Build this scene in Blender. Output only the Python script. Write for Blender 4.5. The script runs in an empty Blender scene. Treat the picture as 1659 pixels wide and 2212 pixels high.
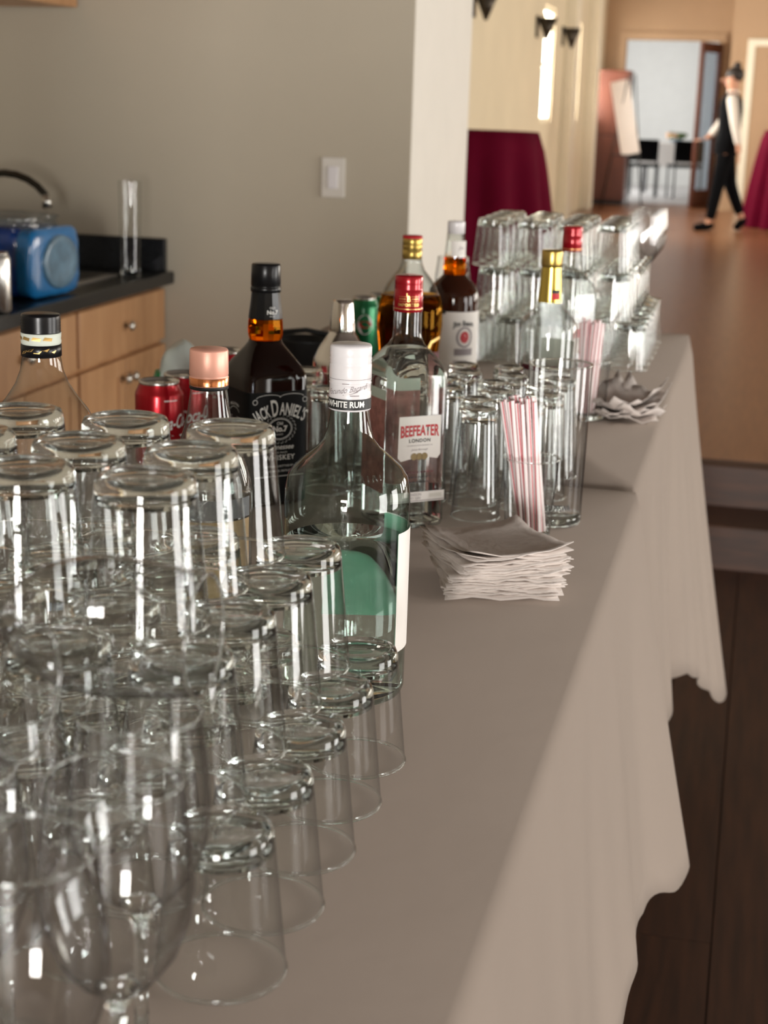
import bpy, bmesh, math, random
from mathutils import Vector, Matrix
random.seed(7)
S = bpy.context.scene
COL = S.collection
PI = math.pi

# ------------------------------------------------------------------ camera
F_PX, CXP, CYP = 3400.0, 829.5, 1106.0
YAW, PITCH, ROLL = map(math.radians, (13.0, 14.6, 1.8))
CAM = Vector((0, 0, 1.5))
fwd = Vector((-math.sin(YAW) * math.cos(PITCH), math.cos(YAW) * math.cos(PITCH), -math.sin(PITCH)))
rgt0 = Vector((math.cos(YAW), math.sin(YAW), 0))
up0 = rgt0.cross(fwd)
rgt = rgt0 * math.cos(ROLL) + up0 * math.sin(ROLL)
upv = up0 * math.cos(ROLL) - rgt0 * math.sin(ROLL)
cam = bpy.data.cameras.new('camera')
cam.sensor_fit = 'VERTICAL'; cam.sensor_height = 36.0
cam.lens = F_PX / 2212 * 36.0
cam.clip_start = 0.02; cam.clip_end = 200
cam.dof.use_dof = True
cam.dof.focus_distance = 1.38
cam.dof.aperture_fstop = cam.lens / 1000 / 0.0058
co = bpy.data.objects.new('camera', cam); COL.objects.link(co)
co.matrix_world = Matrix(((rgt.x, upv.x, -fwd.x, CAM.x), (rgt.y, upv.y, -fwd.y, CAM.y), (rgt.z, upv.z, -fwd.z, CAM.z), (0, 0, 0, 1)))
S.camera = co

# ------------------------------------------------------------------ world, daylight, exposure
w = bpy.data.worlds.new('world'); S.world = w; w.use_nodes = True
bg = w.node_tree.nodes['Background']
bg.inputs[0].default_value = (0.75, 0.86, 1.0, 1); bg.inputs[1].default_value = 1.0
S.view_settings.view_transform = 'Standard'; S.view_settings.look = 'None'
S.view_settings.gamma = 1.0; S.view_settings.use_curve_mapping = False
S.view_settings.exposure = 0.1
S.cycles.max_bounces = 12; S.cycles.transmission_bounces = 12; S.cycles.glossy_bounces = 4
S.cycles.use_adaptive_sampling = True; S.cycles.adaptive_threshold = 0.07
S.cycles.diffuse_bounces = 3; S.cycles.transparent_max_bounces = 36
S.cycles.sample_clamp_indirect = 40.0

def daylight(name, loc, size, direction, power, color=(0.9, 0.95, 1.0)):
    l = bpy.data.lights.new(name, 'AREA'); l.shape = 'RECTANGLE'
    l.size, l.size_y = size; l.energy = power; l.color = color
    o = bpy.data.objects.new(name, l); COL.objects.link(o)
    o.location = loc
    o.rotation_euler = Vector(direction).to_track_quat('-Z', 'Y').to_euler()
    return o
# windows of the bar room (right wall, and one behind the photographer)
BX, RY = 4.6, -6.0
for yy in (0.6, 3.2):
    daylight('daylight_bar_window_offscreen', (BX + .02, yy, 1.075), (1.5, 2.05), (-1, 0, 0), 105, (1.0, 0.96, 0.91))
REAR = [(0.05, 0.75), (0.83, 1.53)]
for (xa, xb) in REAR:
    daylight('daylight_rear_door_offscreen', ((xa + xb) / 2, RY - .02, 1.075), (.7, 2.05), (0, 1, 0), 300, (1.0, 0.97, 0.93))
# windows of the hall (right wall) and of the hall's left wall
for yy in (8.0, 11.5, 15.0, 18.5):
    daylight('daylight_hall_window_offscreen', (7.52, yy, 1.8), (2.2, 2.0), (-1, 0, 0), 190, (1.0, 0.93, 0.82))
for yy, pw_ in ((16.1, 120), (18.4, 120), (20.6, 45)):
    daylight('daylight_hall_left_window', (-2.34, yy, 1.9), (0.8, 1.0), (1, 0, 0), pw_, (1.0, 0.98, 0.92))
daylight('daylight_far_room_window_offscreen', (-3.4, 24.0, 1.9), (2.2, 2.0), (1, 0, 0), 120, (1.0, 0.99, 0.95))

# ------------------------------------------------------------------ materials
MATS = {}
def nodes(name):
    m = bpy.data.materials.new(name); m.use_nodes = True
    nt = m.node_tree; b = nt.nodes['Principled BSDF']
    MATS[name] = m
    return m, nt, b
def pm(name, col, rough=0.5, metal=0.0, var=0.0, scale=8.0, bump=0.0, bscale=60.0, coat=0.0, trans=0.0, ior=1.45, spec=0.5, stretch=(1, 1, 1), alpha=1.0):
    m, nt, b = nodes(name)
    b.inputs['Roughness'].default_value = rough; b.inputs['Metallic'].default_value = metal
    b.inputs['Base Color'].default_value = (*col, 1)
    b.inputs['Coat Weight'].default_value = coat; b.inputs['IOR'].default_value = ior
    b.inputs['Transmission Weight'].default_value = trans
    b.inputs['Specular IOR Level'].default_value = spec
    b.inputs['Alpha'].default_value = alpha
    if var or bump:
        tc = nt.nodes.new('ShaderNodeTexCoord'); mp = nt.nodes.new('ShaderNodeMapping')
        mp.inputs['Scale'].default_value = stretch
        nt.links.new(tc.outputs['Object'], mp.inputs['Vector'])
    if var:
        n = nt.nodes.new('ShaderNodeTexNoise'); n.inputs['Scale'].default_value = scale; n.inputs['Detail'].default_value = 5
        nt.links.new(mp.outputs[0], n.inputs['Vector'])
        r = nt.nodes.new('ShaderNodeMapRange'); r.inputs[1].default_value = 0.3; r.inputs[2].default_value = 0.7
        r.inputs[3].default_value = 1 - var; r.inputs[4].default_value = 1 + var
        nt.links.new(n.outputs['Fac'], r.inputs[0])
        mx = nt.nodes.new('ShaderNodeVectorMath'); mx.operation = 'SCALE'
        mx.inputs[0].default_value = col
        nt.links.new(r.outputs[0], mx.inputs['Scale']); nt.links.new(mx.outputs[0], b.inputs['Base Color'])
    if bump:
        n2 = nt.nodes.new('ShaderNodeTexNoise'); n2.inputs['Scale'].default_value = bscale; n2.inputs['Detail'].default_value = 3
        nt.links.new(mp.outputs[0], n2.inputs['Vector'])
        bp = nt.nodes.new('ShaderNodeBump'); bp.inputs['Strength'].default_value = bump; bp.inputs['Distance'].default_value = 0.01
        nt.links.new(n2.outputs['Fac'], bp.inputs['Height']); nt.links.new(bp.outputs[0], b.inputs['Normal'])
    return m
def glass(name, col=(0.995, 1.0, 0.998), ior=1.45, rough=0.0):
    """solid refracting glass or liquid"""
    m = bpy.data.materials.new(name); m.use_nodes = True; nt = m.node_tree
    nt.nodes.clear(); MATS[name] = m
    out = nt.nodes.new('ShaderNodeOutputMaterial')
    g = nt.nodes.new('ShaderNodeBsdfGlass'); g.inputs['Color'].default_value = (*col, 1); g.inputs['IOR'].default_value = ior
    g.inputs['Roughness'].default_value = rough
    nt.links.new(g.outputs[0], out.inputs[0])
    return m
def thin_glass(name, col=(0.985, 0.995, 0.99), edge=(0.50, 0.52, 0.52), f0=0.07, power=3.0, rough=0.015):
    """thin glass wall built as one sheet: Fresnel reflection over straight transmission, a darker tint at grazing angles imitates the dark outlines of refraction"""
    m = bpy.data.materials.new(name); m.use_nodes = True; nt = m.node_tree
    nt.nodes.clear(); MATS[name] = m
    N = nt.nodes.new; Lk = nt.links.new
    out = N('ShaderNodeOutputMaterial')
    lw = N('ShaderNodeLayerWeight'); lw.inputs['Blend'].default_value = 0.5
    p5 = N('ShaderNodeMath'); p5.operation = 'POWER'; p5.inputs[1].default_value = 5.0; Lk(lw.outputs['Facing'], p5.inputs[0])
    fr = N('ShaderNodeMath'); fr.operation = 'MULTIPLY_ADD'; fr.inputs[1].default_value = 0.85; fr.inputs[2].default_value = f0; Lk(p5.outputs[0], fr.inputs[0])
    pe = N('ShaderNodeMath'); pe.operation = 'POWER'; pe.inputs[1].default_value = power; Lk(lw.outputs['Facing'], pe.inputs[0])
    mc = N('ShaderNodeMix'); mc.data_type = 'RGBA'; mc.inputs[6].default_value = (*col, 1); mc.inputs[7].default_value = (*edge, 1)  # edge colour paints in the dark outlines that refraction would give
    Lk(pe.outputs[0], mc.inputs[0])
    t = N('ShaderNodeBsdfTransparent'); Lk(mc.outputs[2], t.inputs['Color'])
    gl = N('ShaderNodeBsdfGlossy'); gl.inputs['Roughness'].default_value = rough
    m1 = N('ShaderNodeMixShader'); Lk(fr.outputs[0], m1.inputs[0]); Lk(t.outputs[0], m1.inputs[1]); Lk(gl.outputs[0], m1.inputs[2])
    Lk(m1.outputs[0], out.inputs[0])
    return m
def wood(name, c1, c2, rough=0.4, scale=(1, 14, 14), coat=0.0):
    m, nt, b = nodes(name)
    tc = nt.nodes.new('ShaderNodeTexCoord'); mp = nt.nodes.new('ShaderNodeMapping'); mp.inputs['Scale'].default_value = scale
    n = nt.nodes.new('ShaderNodeTexNoise'); n.inputs['Scale'].default_value = 3; n.inputs['Detail'].default_value = 6
    cr = nt.nodes.new('ShaderNodeValToRGB')
    cr.color_ramp.elements[0].color = (*c1, 1); cr.color_ramp.elements[1].color = (*c2, 1)
    cr.color_ramp.elements[0].position = 0.3; cr.color_ramp.elements[1].position = 0.7
    nt.links.new(tc.outputs['Object'], mp.inputs[0]); nt.links.new(mp.outputs[0], n.inputs['Vector'])
    nt.links.new(n.outputs['Fac'], cr.inputs[0]); nt.links.new(cr.outputs[0], b.inputs['Base Color'])
    b.inputs['Roughness'].default_value = rough; b.inputs['Coat Weight'].default_value = coat
    return m

pm('wall_taupe', (0.48, 0.425, 0.335), 0.8, var=0.03, scale=2, bump=0.05, bscale=150)
pm('wall_white', (0.73, 0.69, 0.62), 0.7, var=0.02, bump=0.03, bscale=150)
pm('wall_cream', (0.72, 0.62, 0.44), 0.75, var=0.04, scale=2)
pm('wall_tan', (0.43, 0.275, 0.16), 0.75, var=0.04, scale=2)
pm('wall_peach', (0.43, 0.275, 0.16), 0.75, var=0.03, scale=2)
pm('ceiling_paint', (0.12, 0.10, 0.085), 0.9, var=0.02)  # unseen ceilings, colour darkened to cut light bounced from above
pm('plaster', (0.78, 0.78, 0.76), 0.8, var=0.02)
pm('floor_far', (0.62, 0.60, 0.60), 0.4, var=0.05)
wood('hall_wood', (0.17, 0.066, 0.026), (0.245, 0.102, 0.042), 0.28, (14, 1.2, 1))
wood('dark_plank', (0.030, 0.0115, 0.005), (0.066, 0.024, 0.010), 0.5, (18, 1.2, 4))
wood('step_wood', (0.030, 0.0115, 0.005), (0.066, 0.024, 0.010), 0.5, (2, 16, 16))
pm('gap_black', (0.012, 0.008, 0.006), 0.9, var=0.1)
pm('cloth_white', (0.290, 0.235, 0.195), 0.9, var=0.015, scale=5, bump=0.12, bscale=14)
pm('table_plastic', (0.55, 0.54, 0.52), 0.5, var=0.04)
pm('steel_dark', (0.10, 0.10, 0.105), 0.4, 0.8, var=0.05)
wood('maple', (0.46, 0.235, 0.105), (0.60, 0.33, 0.16), 0.4, (6, 6, 1.0))
pm('granite', (0.010, 0.011, 0.012), 0.25, var=0.5, scale=300)
pm('knob_nickel', (0.62, 0.60, 0.56), 0.3, 1.0, var=0.02)
pm('faucet_bronze', (0.06, 0.055, 0.045), 0.25, 0.9, var=0.05)
pm('sink_steel', (0.45, 0.44, 0.43), 0.35, 1.0, var=0.05)
pm('outlet_plastic', (0.66, 0.62, 0.56), 0.45, var=0.02)
pm('maroon_cloth', (0.10, 0.0015, 0.014), 0.9, spec=0.08, var=0.08, scale=6, bump=0.1, bscale=40)
glass('glass_base', (0.97, 0.985, 0.98))
thin_glass('glass_clear')
thin_glass('glass_slim', (0.965, 0.975, 0.97), (0.22, 0.22, 0.21), 0.08, 2.4)
thin_glass('glass_bottle', (0.97, 0.985, 0.98), (0.40, 0.42, 0.40))
thin_glass('glass_green', (0.87, 0.95, 0.92), (0.32, 0.42, 0.36))
thin_glass('glass_stem', (0.988, 0.993, 0.993), (0.03, 0.03, 0.035), 0.085, 3.0)
thin_glass('clear_film', (0.80, 0.86, 0.92), (0.5, 0.55, 0.6), 0.1, 3.0, 0.12)
glass('spirit_clear', (0.99, 1.0, 0.995), 1.33)
glass('amber_neck', (0.95, 0.42, 0.04), 1.40)
glass('amber_light', (0.80, 0.40, 0.06), 1.36)
pm('whiskey_dark', (0.012, 0.003, 0.0015), 0.06, trans=0.15, spec=0.35, var=0.1)
pm('bourbon_dark', (0.045, 0.010, 0.003), 0.06, trans=0.3, spec=0.4, var=0.1)
pm('black_cap', (0.005, 0.005, 0.006), 0.28, var=0.2, spec=0.4)
pm('black_label', (0.004, 0.004, 0.005), 0.55, var=0.2, spec=0.2)
pm('white_print', (0.80, 0.79, 0.76), 0.5, var=0.02)
pm('white_cap', (0.74, 0.71, 0.72), 0.35, var=0.01, coat=0.3)
pm('white_paper', (0.80, 0.76, 0.72), 0.7, var=0.02)
pm('grey_print', (0.28, 0.24, 0.25), 0.6, var=0.05)
pm('black_print', (0.02, 0.02, 0.02), 0.5, var=0.1)
pm('red_print', (0.50, 0.012, 0.02), 0.5, var=0.05)
pm('red_cap', (0.36, 0.006, 0.014), 0.25, 0.35, var=0.05, coat=0.4)
pm('gold_print', (0.75, 0.50, 0.18), 0.35, 0.8, var=0.05)
pm('gold_cap', (0.52, 0.36, 0.10), 0.3, 0.9, var=0.05)
pm('gold_foil', (0.72, 0.54, 0.12), 0.22, 0.95, var=0.05)
pm('copper_cap', (1.0, 0.50, 0.38), 0.42, 0.3, var=0.04)
pm('copper_metal', (0.95, 0.36, 0.16), 0.2, 1.0, var=0.04)
pm('label_rose', (0.40, 0.17, 0.15), 0.7, var=0.35, scale=90)
pm('label_pale', (0.62, 0.66, 0.58), 0.7, var=0.05)
pm('label_green', (0.34, 0.60, 0.46), 0.6, var=0.06, scale=20)
pm('label_maroon', (0.09, 0.006, 0.014), 0.5, var=0.1)
pm('label_tan', (0.42, 0.27, 0.11), 0.6, var=0.15, scale=40)
pm('label_slate', (0.10, 0.11, 0.13), 0.6, var=0.15)
pm('olive_gold', (0.20, 0.14, 0.06), 0.45, 0.4, var=0.1)
pm('can_red', (0.42, 0.004, 0.012), 0.28, 0.6, var=0.04, coat=0.3)
pm('can_green', (0.01, 0.14, 0.05), 0.3, 0.6, var=0.05, coat=0.3)
pm('aluminium', (0.72, 0.70, 0.67), 0.25, 1.0, var=0.03)
pm('chrome', (0.80, 0.76, 0.72), 0.12, 1.0, var=0.02)
pm('napkin_paper', (0.62, 0.555, 0.515), 0.9, var=0.03, bump=0.15, bscale=120)
pm('straw_white', (0.88, 0.79, 0.78), 0.4, var=0.02)
pm('straw_red', (0.62, 0.09, 0.12), 0.4, var=0.05)
pm('blue_film', (0.008, 0.045, 0.22), 0.25, var=0.25, scale=20, coat=0.5)
pm('cyan_film', (0.010, 0.14, 0.36), 0.25, var=0.12, scale=20, coat=0.5)
pm('film_grey', (0.10, 0.19, 0.27), 0.3, var=0.35, scale=25, coat=0.4)
pm('bag_white', (0.55, 0.60, 0.56), 0.35, var=0.1, scale=20, coat=0.3)
pm('bag_green', (0.01, 0.20, 0.06), 0.35, var=0.15, coat=0.3)
pm('black_plastic', (0.012, 0.012, 0.013), 0.35, var=0.1)
wood('red_wood', (0.085, 0.021, 0.010), (0.13, 0.035, 0.017), 0.35, (8, 8, 1))
pm('sign_paper', (0.80, 0.72, 0.66), 0.7, var=0.02)
pm('skin', (0.52, 0.25, 0.15), 0.55, var=0.04)
pm('hair_dark', (0.02, 0.012, 0.008), 0.6, var=0.2, scale=60)
pm('black_fabric', (0.003, 0.003, 0.0035), 0.95, var=0.2, spec=0.1)
pm('white_fabric', (0.68, 0.60, 0.52), 0.9, var=0.03)
pm('leaf_green', (0.10, 0.17, 0.05), 0.6, var=0.3)
pm('petal', (0.70, 0.42, 0.25), 0.6, var=0.2)
pm('cream_trim', (0.80, 0.72, 0.56), 0.5, var=0.02)
pm('sconce_bronze', (0.05, 0.04, 0.03), 0.4, 0.7, var=0.1)
pm('eye_dark', (0.02, 0.015, 0.01), 0.3, var=0.1)

# ------------------------------------------------------------------ helpers
def mesh(name, bm, mats, parent=None, smooth=True, loc=None, rotz=0.0):
    me = bpy.data.meshes.new(name); bm.normal_update(); bm.to_mesh(me); bm.free()
    if isinstance(mats, str): mats = [mats]
    for m in mats: me.materials.append(MATS[m])
    if smooth:
        for p in me.polygons: p.use_smooth = True
    o = bpy.data.objects.new(name, me); COL.objects.link(o)
    if parent: o.parent = parent
    if loc: o.location = loc
    o.rotation_euler.z = rotz
    return o
def tag(o, label=None, cat=None, group=None, kind=None):
    if label: o['label'] = label
    if cat: o['category'] = cat
    if group: o['group'] = group
    if kind: o['kind'] = kind
    return o
def thing(name, label, cat, loc=(0, 0, 0), rotz=0.0, group=None):
    o = bpy.data.objects.new(name, None); COL.objects.link(o)
    o.empty_display_size = 0.02
    o.location = loc; o.rotation_euler.z = rotz
    return tag(o, label, cat, group)
def dup(root, loc, rotz=None, label=None, group=None):
    r = root.copy(); COL.objects.link(r); r.location = loc
    if rotz is not None: r.rotation_euler.z = rotz
    if label: r['label'] = label
    if group: r['group'] = group
    for ch in root.children:
        c = ch.copy(); COL.objects.link(c); c.parent = r
        for g in ch.children:
            d = g.copy(); COL.objects.link(d); d.parent = c
    return r
def box(x0, x1, y0, y1, z0, z1, bevel=0.0, bm=None):
    b = bm or bmesh.new()
    r = bmesh.ops.create_cube(b, size=1.0)
    for v in r['verts']:
        v.co = Vector((x0 + (v.co.x + .5) * (x1 - x0), y0 + (v.co.y + .5) * (y1 - y0), z0 + (v.co.z + .5) * (z1 - z0)))
    if bevel:
        es = list({e for v in r['verts'] for e in v.link_edges})
        bmesh.ops.bevel(b, geom=es, offset=bevel, segments=2, affect='EDGES', profile=0.5)
    return b
def superk(th, p):
    if p <= 2.01: return 1.0
    return 1.0 / ((abs(math.cos(th)) ** p + abs(math.sin(th)) ** p) ** (1.0 / p))
def lathe(prof, n=40, bm=None, a0=0.0, a1=2 * PI, sy=1.0):
    """prof: (r, z[, p]) from one end to the other; r~0 is a pole; p>2 squares the section"""
    b = bm or bmesh.new()
    full = abs(a1 - a0 - 2 * PI) < 1e-6
    cnt = n if full else n + 1
    rings = []
    for q in prof:
        r, z = q[0], q[1]; p = q[2] if len(q) > 2 else 2
        if r < 1e-6:
            rings.append([b.verts.new((0, 0, z))])
        else:
            rg = []
            for i in range(cnt):
                th = a0 + (a1 - a0) * i / n
                k = r * superk(th, p)
                rg.append(b.verts.new((k * math.sin(th), -k * math.cos(th) * sy, z)))
            rings.append(rg)
    for A, B in zip(rings, rings[1:]):
        m = n if full else n
        for i in range(m):
            j = (i + 1) % cnt
            try:
                if len(A) == 1 and len(B) == 1: continue
                if len(A) == 1: b.faces.new((A[0], B[j], B[i]))
                elif len(B) == 1: b.faces.new((A[i], A[j], B[0]))
                else: b.faces.new((A[i], A[j], B[j], B[i]))
            except ValueError: pass
    bmesh.ops.recalc_face_normals(b, faces=b.faces)
    return b
def lathe_multi(parts, n=40):
    """parts: (profile, material slot, closed) - several lathed pieces in one mesh"""
    b = bmesh.new()
    for prof, mi, closed in parts:
        k = len(b.faces)
        t = lathe(list(prof) + ([prof[0]] if closed else []), n)
        if closed: bmesh.ops.remove_doubles(t, verts=t.verts, dist=1e-7)
        for f in t.faces: f.material_index = mi
        me = bpy.data.meshes.new('tmp'); t.to_mesh(me); t.free(); b.from_mesh(me); bpy.data.meshes.remove(me)
    return b
def bead(r, z, t):
    return [(r + t * math.cos(a), z + t * math.sin(a)) for a in [i * PI / 3 for i in range(6)]]
def tube(pts, r, n=10, bm=None, cap=True):
    b = bm or bmesh.new()
    pts = [Vector(p) for p in pts]
    rr = r if isinstance(r, (list, tuple)) else [r] * len(pts)
    rings = []; ref = None
    for i, p in enumerate(pts):
        d = (pts[min(i + 1, len(pts) - 1)] - pts[max(i - 1, 0)]).normalized()
        if ref is None:
            ref = Vector((0, 0, 1)) if abs(d.z) < 0.9 else Vector((1, 0, 0))
        u = d.cross(ref).normalized(); v = u.cross(d).normalized(); ref = v
        rings.append([b.verts.new(p + (u * math.cos(2 * PI * k / n) + v * math.sin(2 * PI * k / n)) * rr[i]) for k in range(n)])
    for A, B in zip(rings, rings[1:]):
        for k in range(n): b.faces.new((A[k], A[(k + 1) % n], B[(k + 1) % n], B[k]))
    if cap:
        b.faces.new(rings[0][::-1]); b.faces.new(rings[-1])
    bmesh.ops.recalc_face_normals(b, faces=b.faces)
    return b
def text(name, body, size, mat, parent, place, bold=0.0, shear=0.0, spacing=1.0, arc=None, sx=1.0, fit=None):
    """flat lettering laid on a surface: place(x, y) -> point on that surface"""
    cu = bpy.data.curves.new(name, 'FONT'); cu.body = body; cu.size = size; cu.align_x = 'CENTER'; cu.align_y = 'CENTER'
    cu.shear = shear; cu.offset = bold * size; cu.space_character = spacing; cu.resolution_u = 3
    to = bpy.data.objects.new(name, cu); COL.objects.link(to)
    dg = bpy.context.evaluated_depsgraph_get()
    me = bpy.data.meshes.new_from_object(to.evaluated_get(dg))
    bpy.data.objects.remove(to); bpy.data.curves.remove(cu)
    if fit:
        xs = [v.co.x for v in me.vertices]; mid = (min(xs) + max(xs)) / 2; sx = fit / (max(xs) - min(xs))
        for v in me.vertices: v.co.x -= mid
    for v in me.vertices:
        x, y = v.co.x * sx, v.co.y
        if arc: y += arc(x)
        v.co = place(x, y)
    me.materials.clear(); me.materials.append(MATS[mat])
    o = bpy.data.objects.new(name, me); COL.objects.link(o); o.parent = parent
    return o
def on_cyl(r, th0, z0):
    return lambda x, y: Vector((r * math.sin(th0 + x / r), -r * math.cos(th0 + x / r), z0 + y))
def on_face(d, z0, x0=0.0, rot=0.0):
    c, s = math.cos(rot), math.sin(rot)
    return lambda x, y: Vector(((x + x0) * c + d * s, (x + x0) * s - d * c, z0 + y))
def strip(place, x0, x1, y0, y1, nx=8, ny=1, bm=None):
    b = bm or bmesh.new()
    g = [[b.verts.new(place(x0 + (x1 - x0) * i / nx, y0 + (y1 - y0) * j / ny)) for i in range(nx + 1)] for j in range(ny + 1)]
    for j in range(ny):
        for i in range(nx): b.faces.new((g[j][i], g[j][i + 1], g[j + 1][i + 1], g[j + 1][i]))
    return b
def ring_strip(place, rx, ry, wd, n=40, a0=0, a1=2 * PI):
    b = bmesh.new(); A = []; B = []
    for i in range(n + 1):
        t = a0 + (a1 - a0) * i / n
        A.append(b.verts.new(place(rx * math.cos(t), ry * math.sin(t))))
        B.append(b.verts.new(place((rx + wd) * math.cos(t), (ry + wd) * math.sin(t))))
    for i in range(n): b.faces.new((A[i], B[i], B[i + 1], A[i + 1]))
    return b
def poly_strip(place, pts):
    b = bmesh.new(); b.faces.new([b.verts.new(place(*p)) for p in pts]); return b
def struct(name, bm, mat, parent=None, label=None, smooth=False):
    o = mesh(name, bm, mat, parent, smooth)
    if not parent: tag(o, label, None, None, 'structure')
    return o

# ------------------------------------------------------------------ the rooms
TZ = 1.0        # table top height above the bar floor
HZ = 0.30       # hall floor height
fl = struct('floor', box(-2.46, BX, RY, 5.26, -0.06, -0.004), 'gap_black', label='dark reddish brown plank floor beside the long white tables')
pw = 0.152
pm_mesh = {}
for i in range(42):
    x = -1.95 + i * pw
    ys = [RY, -1.2 + (i % 3) * 0.55, 1.4 + ((i * 2) % 5) * 0.33, 5.258]
    for a, b_ in zip(ys, ys[1:]):
        L = b_ - a
        key = round(L, 3)
        if key not in pm_mesh:
            o = mesh('plank', box(0, pw - 0.003, 0, L - 0.003, -0.004, 0.0), 'dark_plank', fl, False)
            pm_mesh[key] = o.data
        else:
            o = bpy.data.objects.new('plank', pm_mesh[key]); COL.objects.link(o); o.parent = fl
        o.location = (x, a, 0)
st = struct('floor_step', box(-1.04, BX, 5.26, 5.57, -0.05, 0.15, 0.008), 'step_wood', label='dark wooden lower step leading up to the light hall floor')
st = struct('floor_step', box(-1.04, BX, 5.55, 5.66, -0.05, 0.298, 0.008), 'step_wood', label='dark wooden top step at the edge of the light hall floor')
struct('floor_hall', box(-2.2, 7.6, 5.64, 21.52, 0.2, HZ), 'hall_wood', label='glossy light brown wooden floor of the big hall')
struct('floor_far_room', box(-4.0, 1.6, 21.5, 27.0, 0.2, HZ), 'floor_far', label='pale floor of the room beyond the far doorway')
struct('wall_back', box(-2.5, -1.047, 4.74, 4.80, 0, 3.2), 'wall_taupe', label='plain taupe wall behind the bar counter')
struct('wall_jamb', box(-1.25, -1.045, 4.745, 5.66, 0, 3.2, 0.004), 'wall_white', label='white end of the taupe wall at the hall opening')
struct('wall_left', box(-2.52, -2.46, RY, 4.8, 0, 3.2), 'wall_taupe', label='taupe side wall along the kitchen counter')
struct('wall_added_shade', box(-2.46, -0.80, -.62, -.50, 0, 3.2), 'wall_taupe', label='unseen partition wall added to shade the taupe wall behind the counter')  # added out of view to block rear daylight from the taupe wall's left part
struct('ceiling', box(-2.52, BX + .1, RY - .1, 5.66, 3.2, 3.3), 'ceiling_paint', label='plain ceiling of the bar room')
def wall_with_holes(name, axis, c0, c1, lo, hi, z0, z1, holes, mat, label):
    """axis 'x': wall plane normal to X between c0,c1, running lo..hi along Y; holes (a,b,za,zb)"""
    bm = bmesh.new(); cur = lo
    def bb(a, b, za, zb):
        if b - a < 1e-4 or zb - za < 1e-4: return
        if axis == 'x': box(c0, c1, a, b, za, zb, bm=bm)
        else: box(a, b, c0, c1, za, zb, bm=bm)
    for (a, b, za, zb) in sorted(holes):
        bb(cur, a, z0, z1); bb(a, b, z0, za); bb(a, b, zb, z1); cur = b
    bb(cur, hi, z0, z1)
    return struct(name, bm, mat, label=label)
def window(n, axis, c, a, b, za, zb, label):
    o = tag(bpy.data.objects.new('window_%d' % n, None), label, None, None, 'structure'); COL.objects.link(o)
    def bb(nm, a0, a1, z0, z1, m, d=0.03):
        bm = box(c - d, c + d, a0, a1, z0, z1, 0.004) if axis == 'x' else box(a0, a1, c - d, c + d, z0, z1, 0.004)
        mesh(nm, bm, m, o, False)
    bb('window_frame', a, a + .05, za, zb, 'cream_trim'); bb('window_frame', b - .05, b, za, zb, 'cream_trim')
    bb('window_frame', a + .05, b - .05, za, za + .05, 'cream_trim'); bb('window_frame', a + .05, b - .05, zb - .05, zb, 'cream_trim')
    bb('mullion', a + .05, b - .05, (za + zb) / 2 - .02, (za + zb) / 2 + .02, 'cream_trim', 0.02)
    return o
wall_with_holes('wall_right', 'x', BX, BX + .1, RY - .1, 5.66, 0, 3.2, [(-.15, 1.35, .05, 2.1), (2.45, 3.95, .05, 2.1)], 'wall_taupe', 'bar room wall with two floor-length windows')
wall_with_holes('wall_rear', 'y', RY - .1, RY, -2.52, BX, 0, 3.2, [(a_, b_, .05, 2.1) for a_, b_ in REAR], 'wall_taupe', 'bar room end wall with two floor-length glazed openings')
window(1, 'x', BX + .05, -.15, 1.35, .05, 2.1, 'tall white window in the bar room side wall')
window(2, 'x', BX + .05, 2.45, 3.95, .05, 2.1, 'tall white window nearer the hall opening')
for k_, (a_, b_) in enumerate(REAR): window(7 + k_, 'y', RY - .05, a_, b_, .05, 2.1, 'floor-length glazed opening in the bar room end wall, %s from the counter' % ('first', 'second')[k_])
# hall
hl = [(15.7, 16.5, 1.35, 2.45), (18.0, 18.8, 1.35, 2.45), (20.2, 21.0, 1.35, 2.45)]
wall_with_holes('wall_hall_left', 'x', -2.3, -2.2, 5.66, 21.6, 0, 4.2, hl, 'wall_cream', 'cream long wall of the hall with bright windows')
for k, h in enumerate(hl): window(4 + k, 'x', -2.25, *h, ('bright window in the cream hall wall nearest the sconce by the maroon table', 'bright window between the pilasters of the cream hall wall', 'bright window beside the reddish wooden cabinet')[k])
wall_with_holes('wall_hall_right', 'x', 7.5, 7.6, 5.6, 21.6, 0, 4.2, [(6.9, 9.1, .8, 2.8), (10.4, 12.6, .8, 2.8), (13.9, 16.1, .8, 2.8), (17.4, 19.6, .8, 2.8)], 'wall_cream', 'hall wall with four large windows')
wall_with_holes('wall_hall_far', 'y', 21.5, 21.62, -2.3, 7.6, 0, 4.2, [(-1.92, -0.74, 0, 2.38)], 'wall_tan', 'tan end wall of the hall around the doorway')
struct('ceiling_hall', box(-2.4, 7.7, 5.6, 21.7, 4.2, 4.3), 'ceiling_paint', label='plain high ceiling of the hall')
struct('wall_hall_near', box(-2.3, -1.25, 5.6, 5.66, 0, 4.2), 'wall_white', label='hall side of the white wall end')
struct('wall_hall_front', box(BX, 7.6, 5.56, 5.66, 0, 4.2), 'wall_cream', label='hall wall beside the bar opening')
struct('wall_hall_header', box(-1.25, BX + .1, 5.56, 5.66, 3.2, 4.2), 'wall_cream', label='wall above the bar opening')
struct('wall_hall_projection', box(-0.56, 1.9, 20.6, 21.49, HZ, 4.2), 'wall_peach', label='peach wall projecting beside the far doorway')
# pilasters of the left hall wall
for k, yy in enumerate((17.35, 19.6)):
    struct('trim_%d' % (1 + k), box(-2.2, -2.08, yy, yy + 0.36, HZ, 4.2, 0.01), 'cream_trim', label=('cream pilaster between the two hall windows next to the sconces', 'cream pilaster next to the window by the wooden cabinet')[k])
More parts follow.
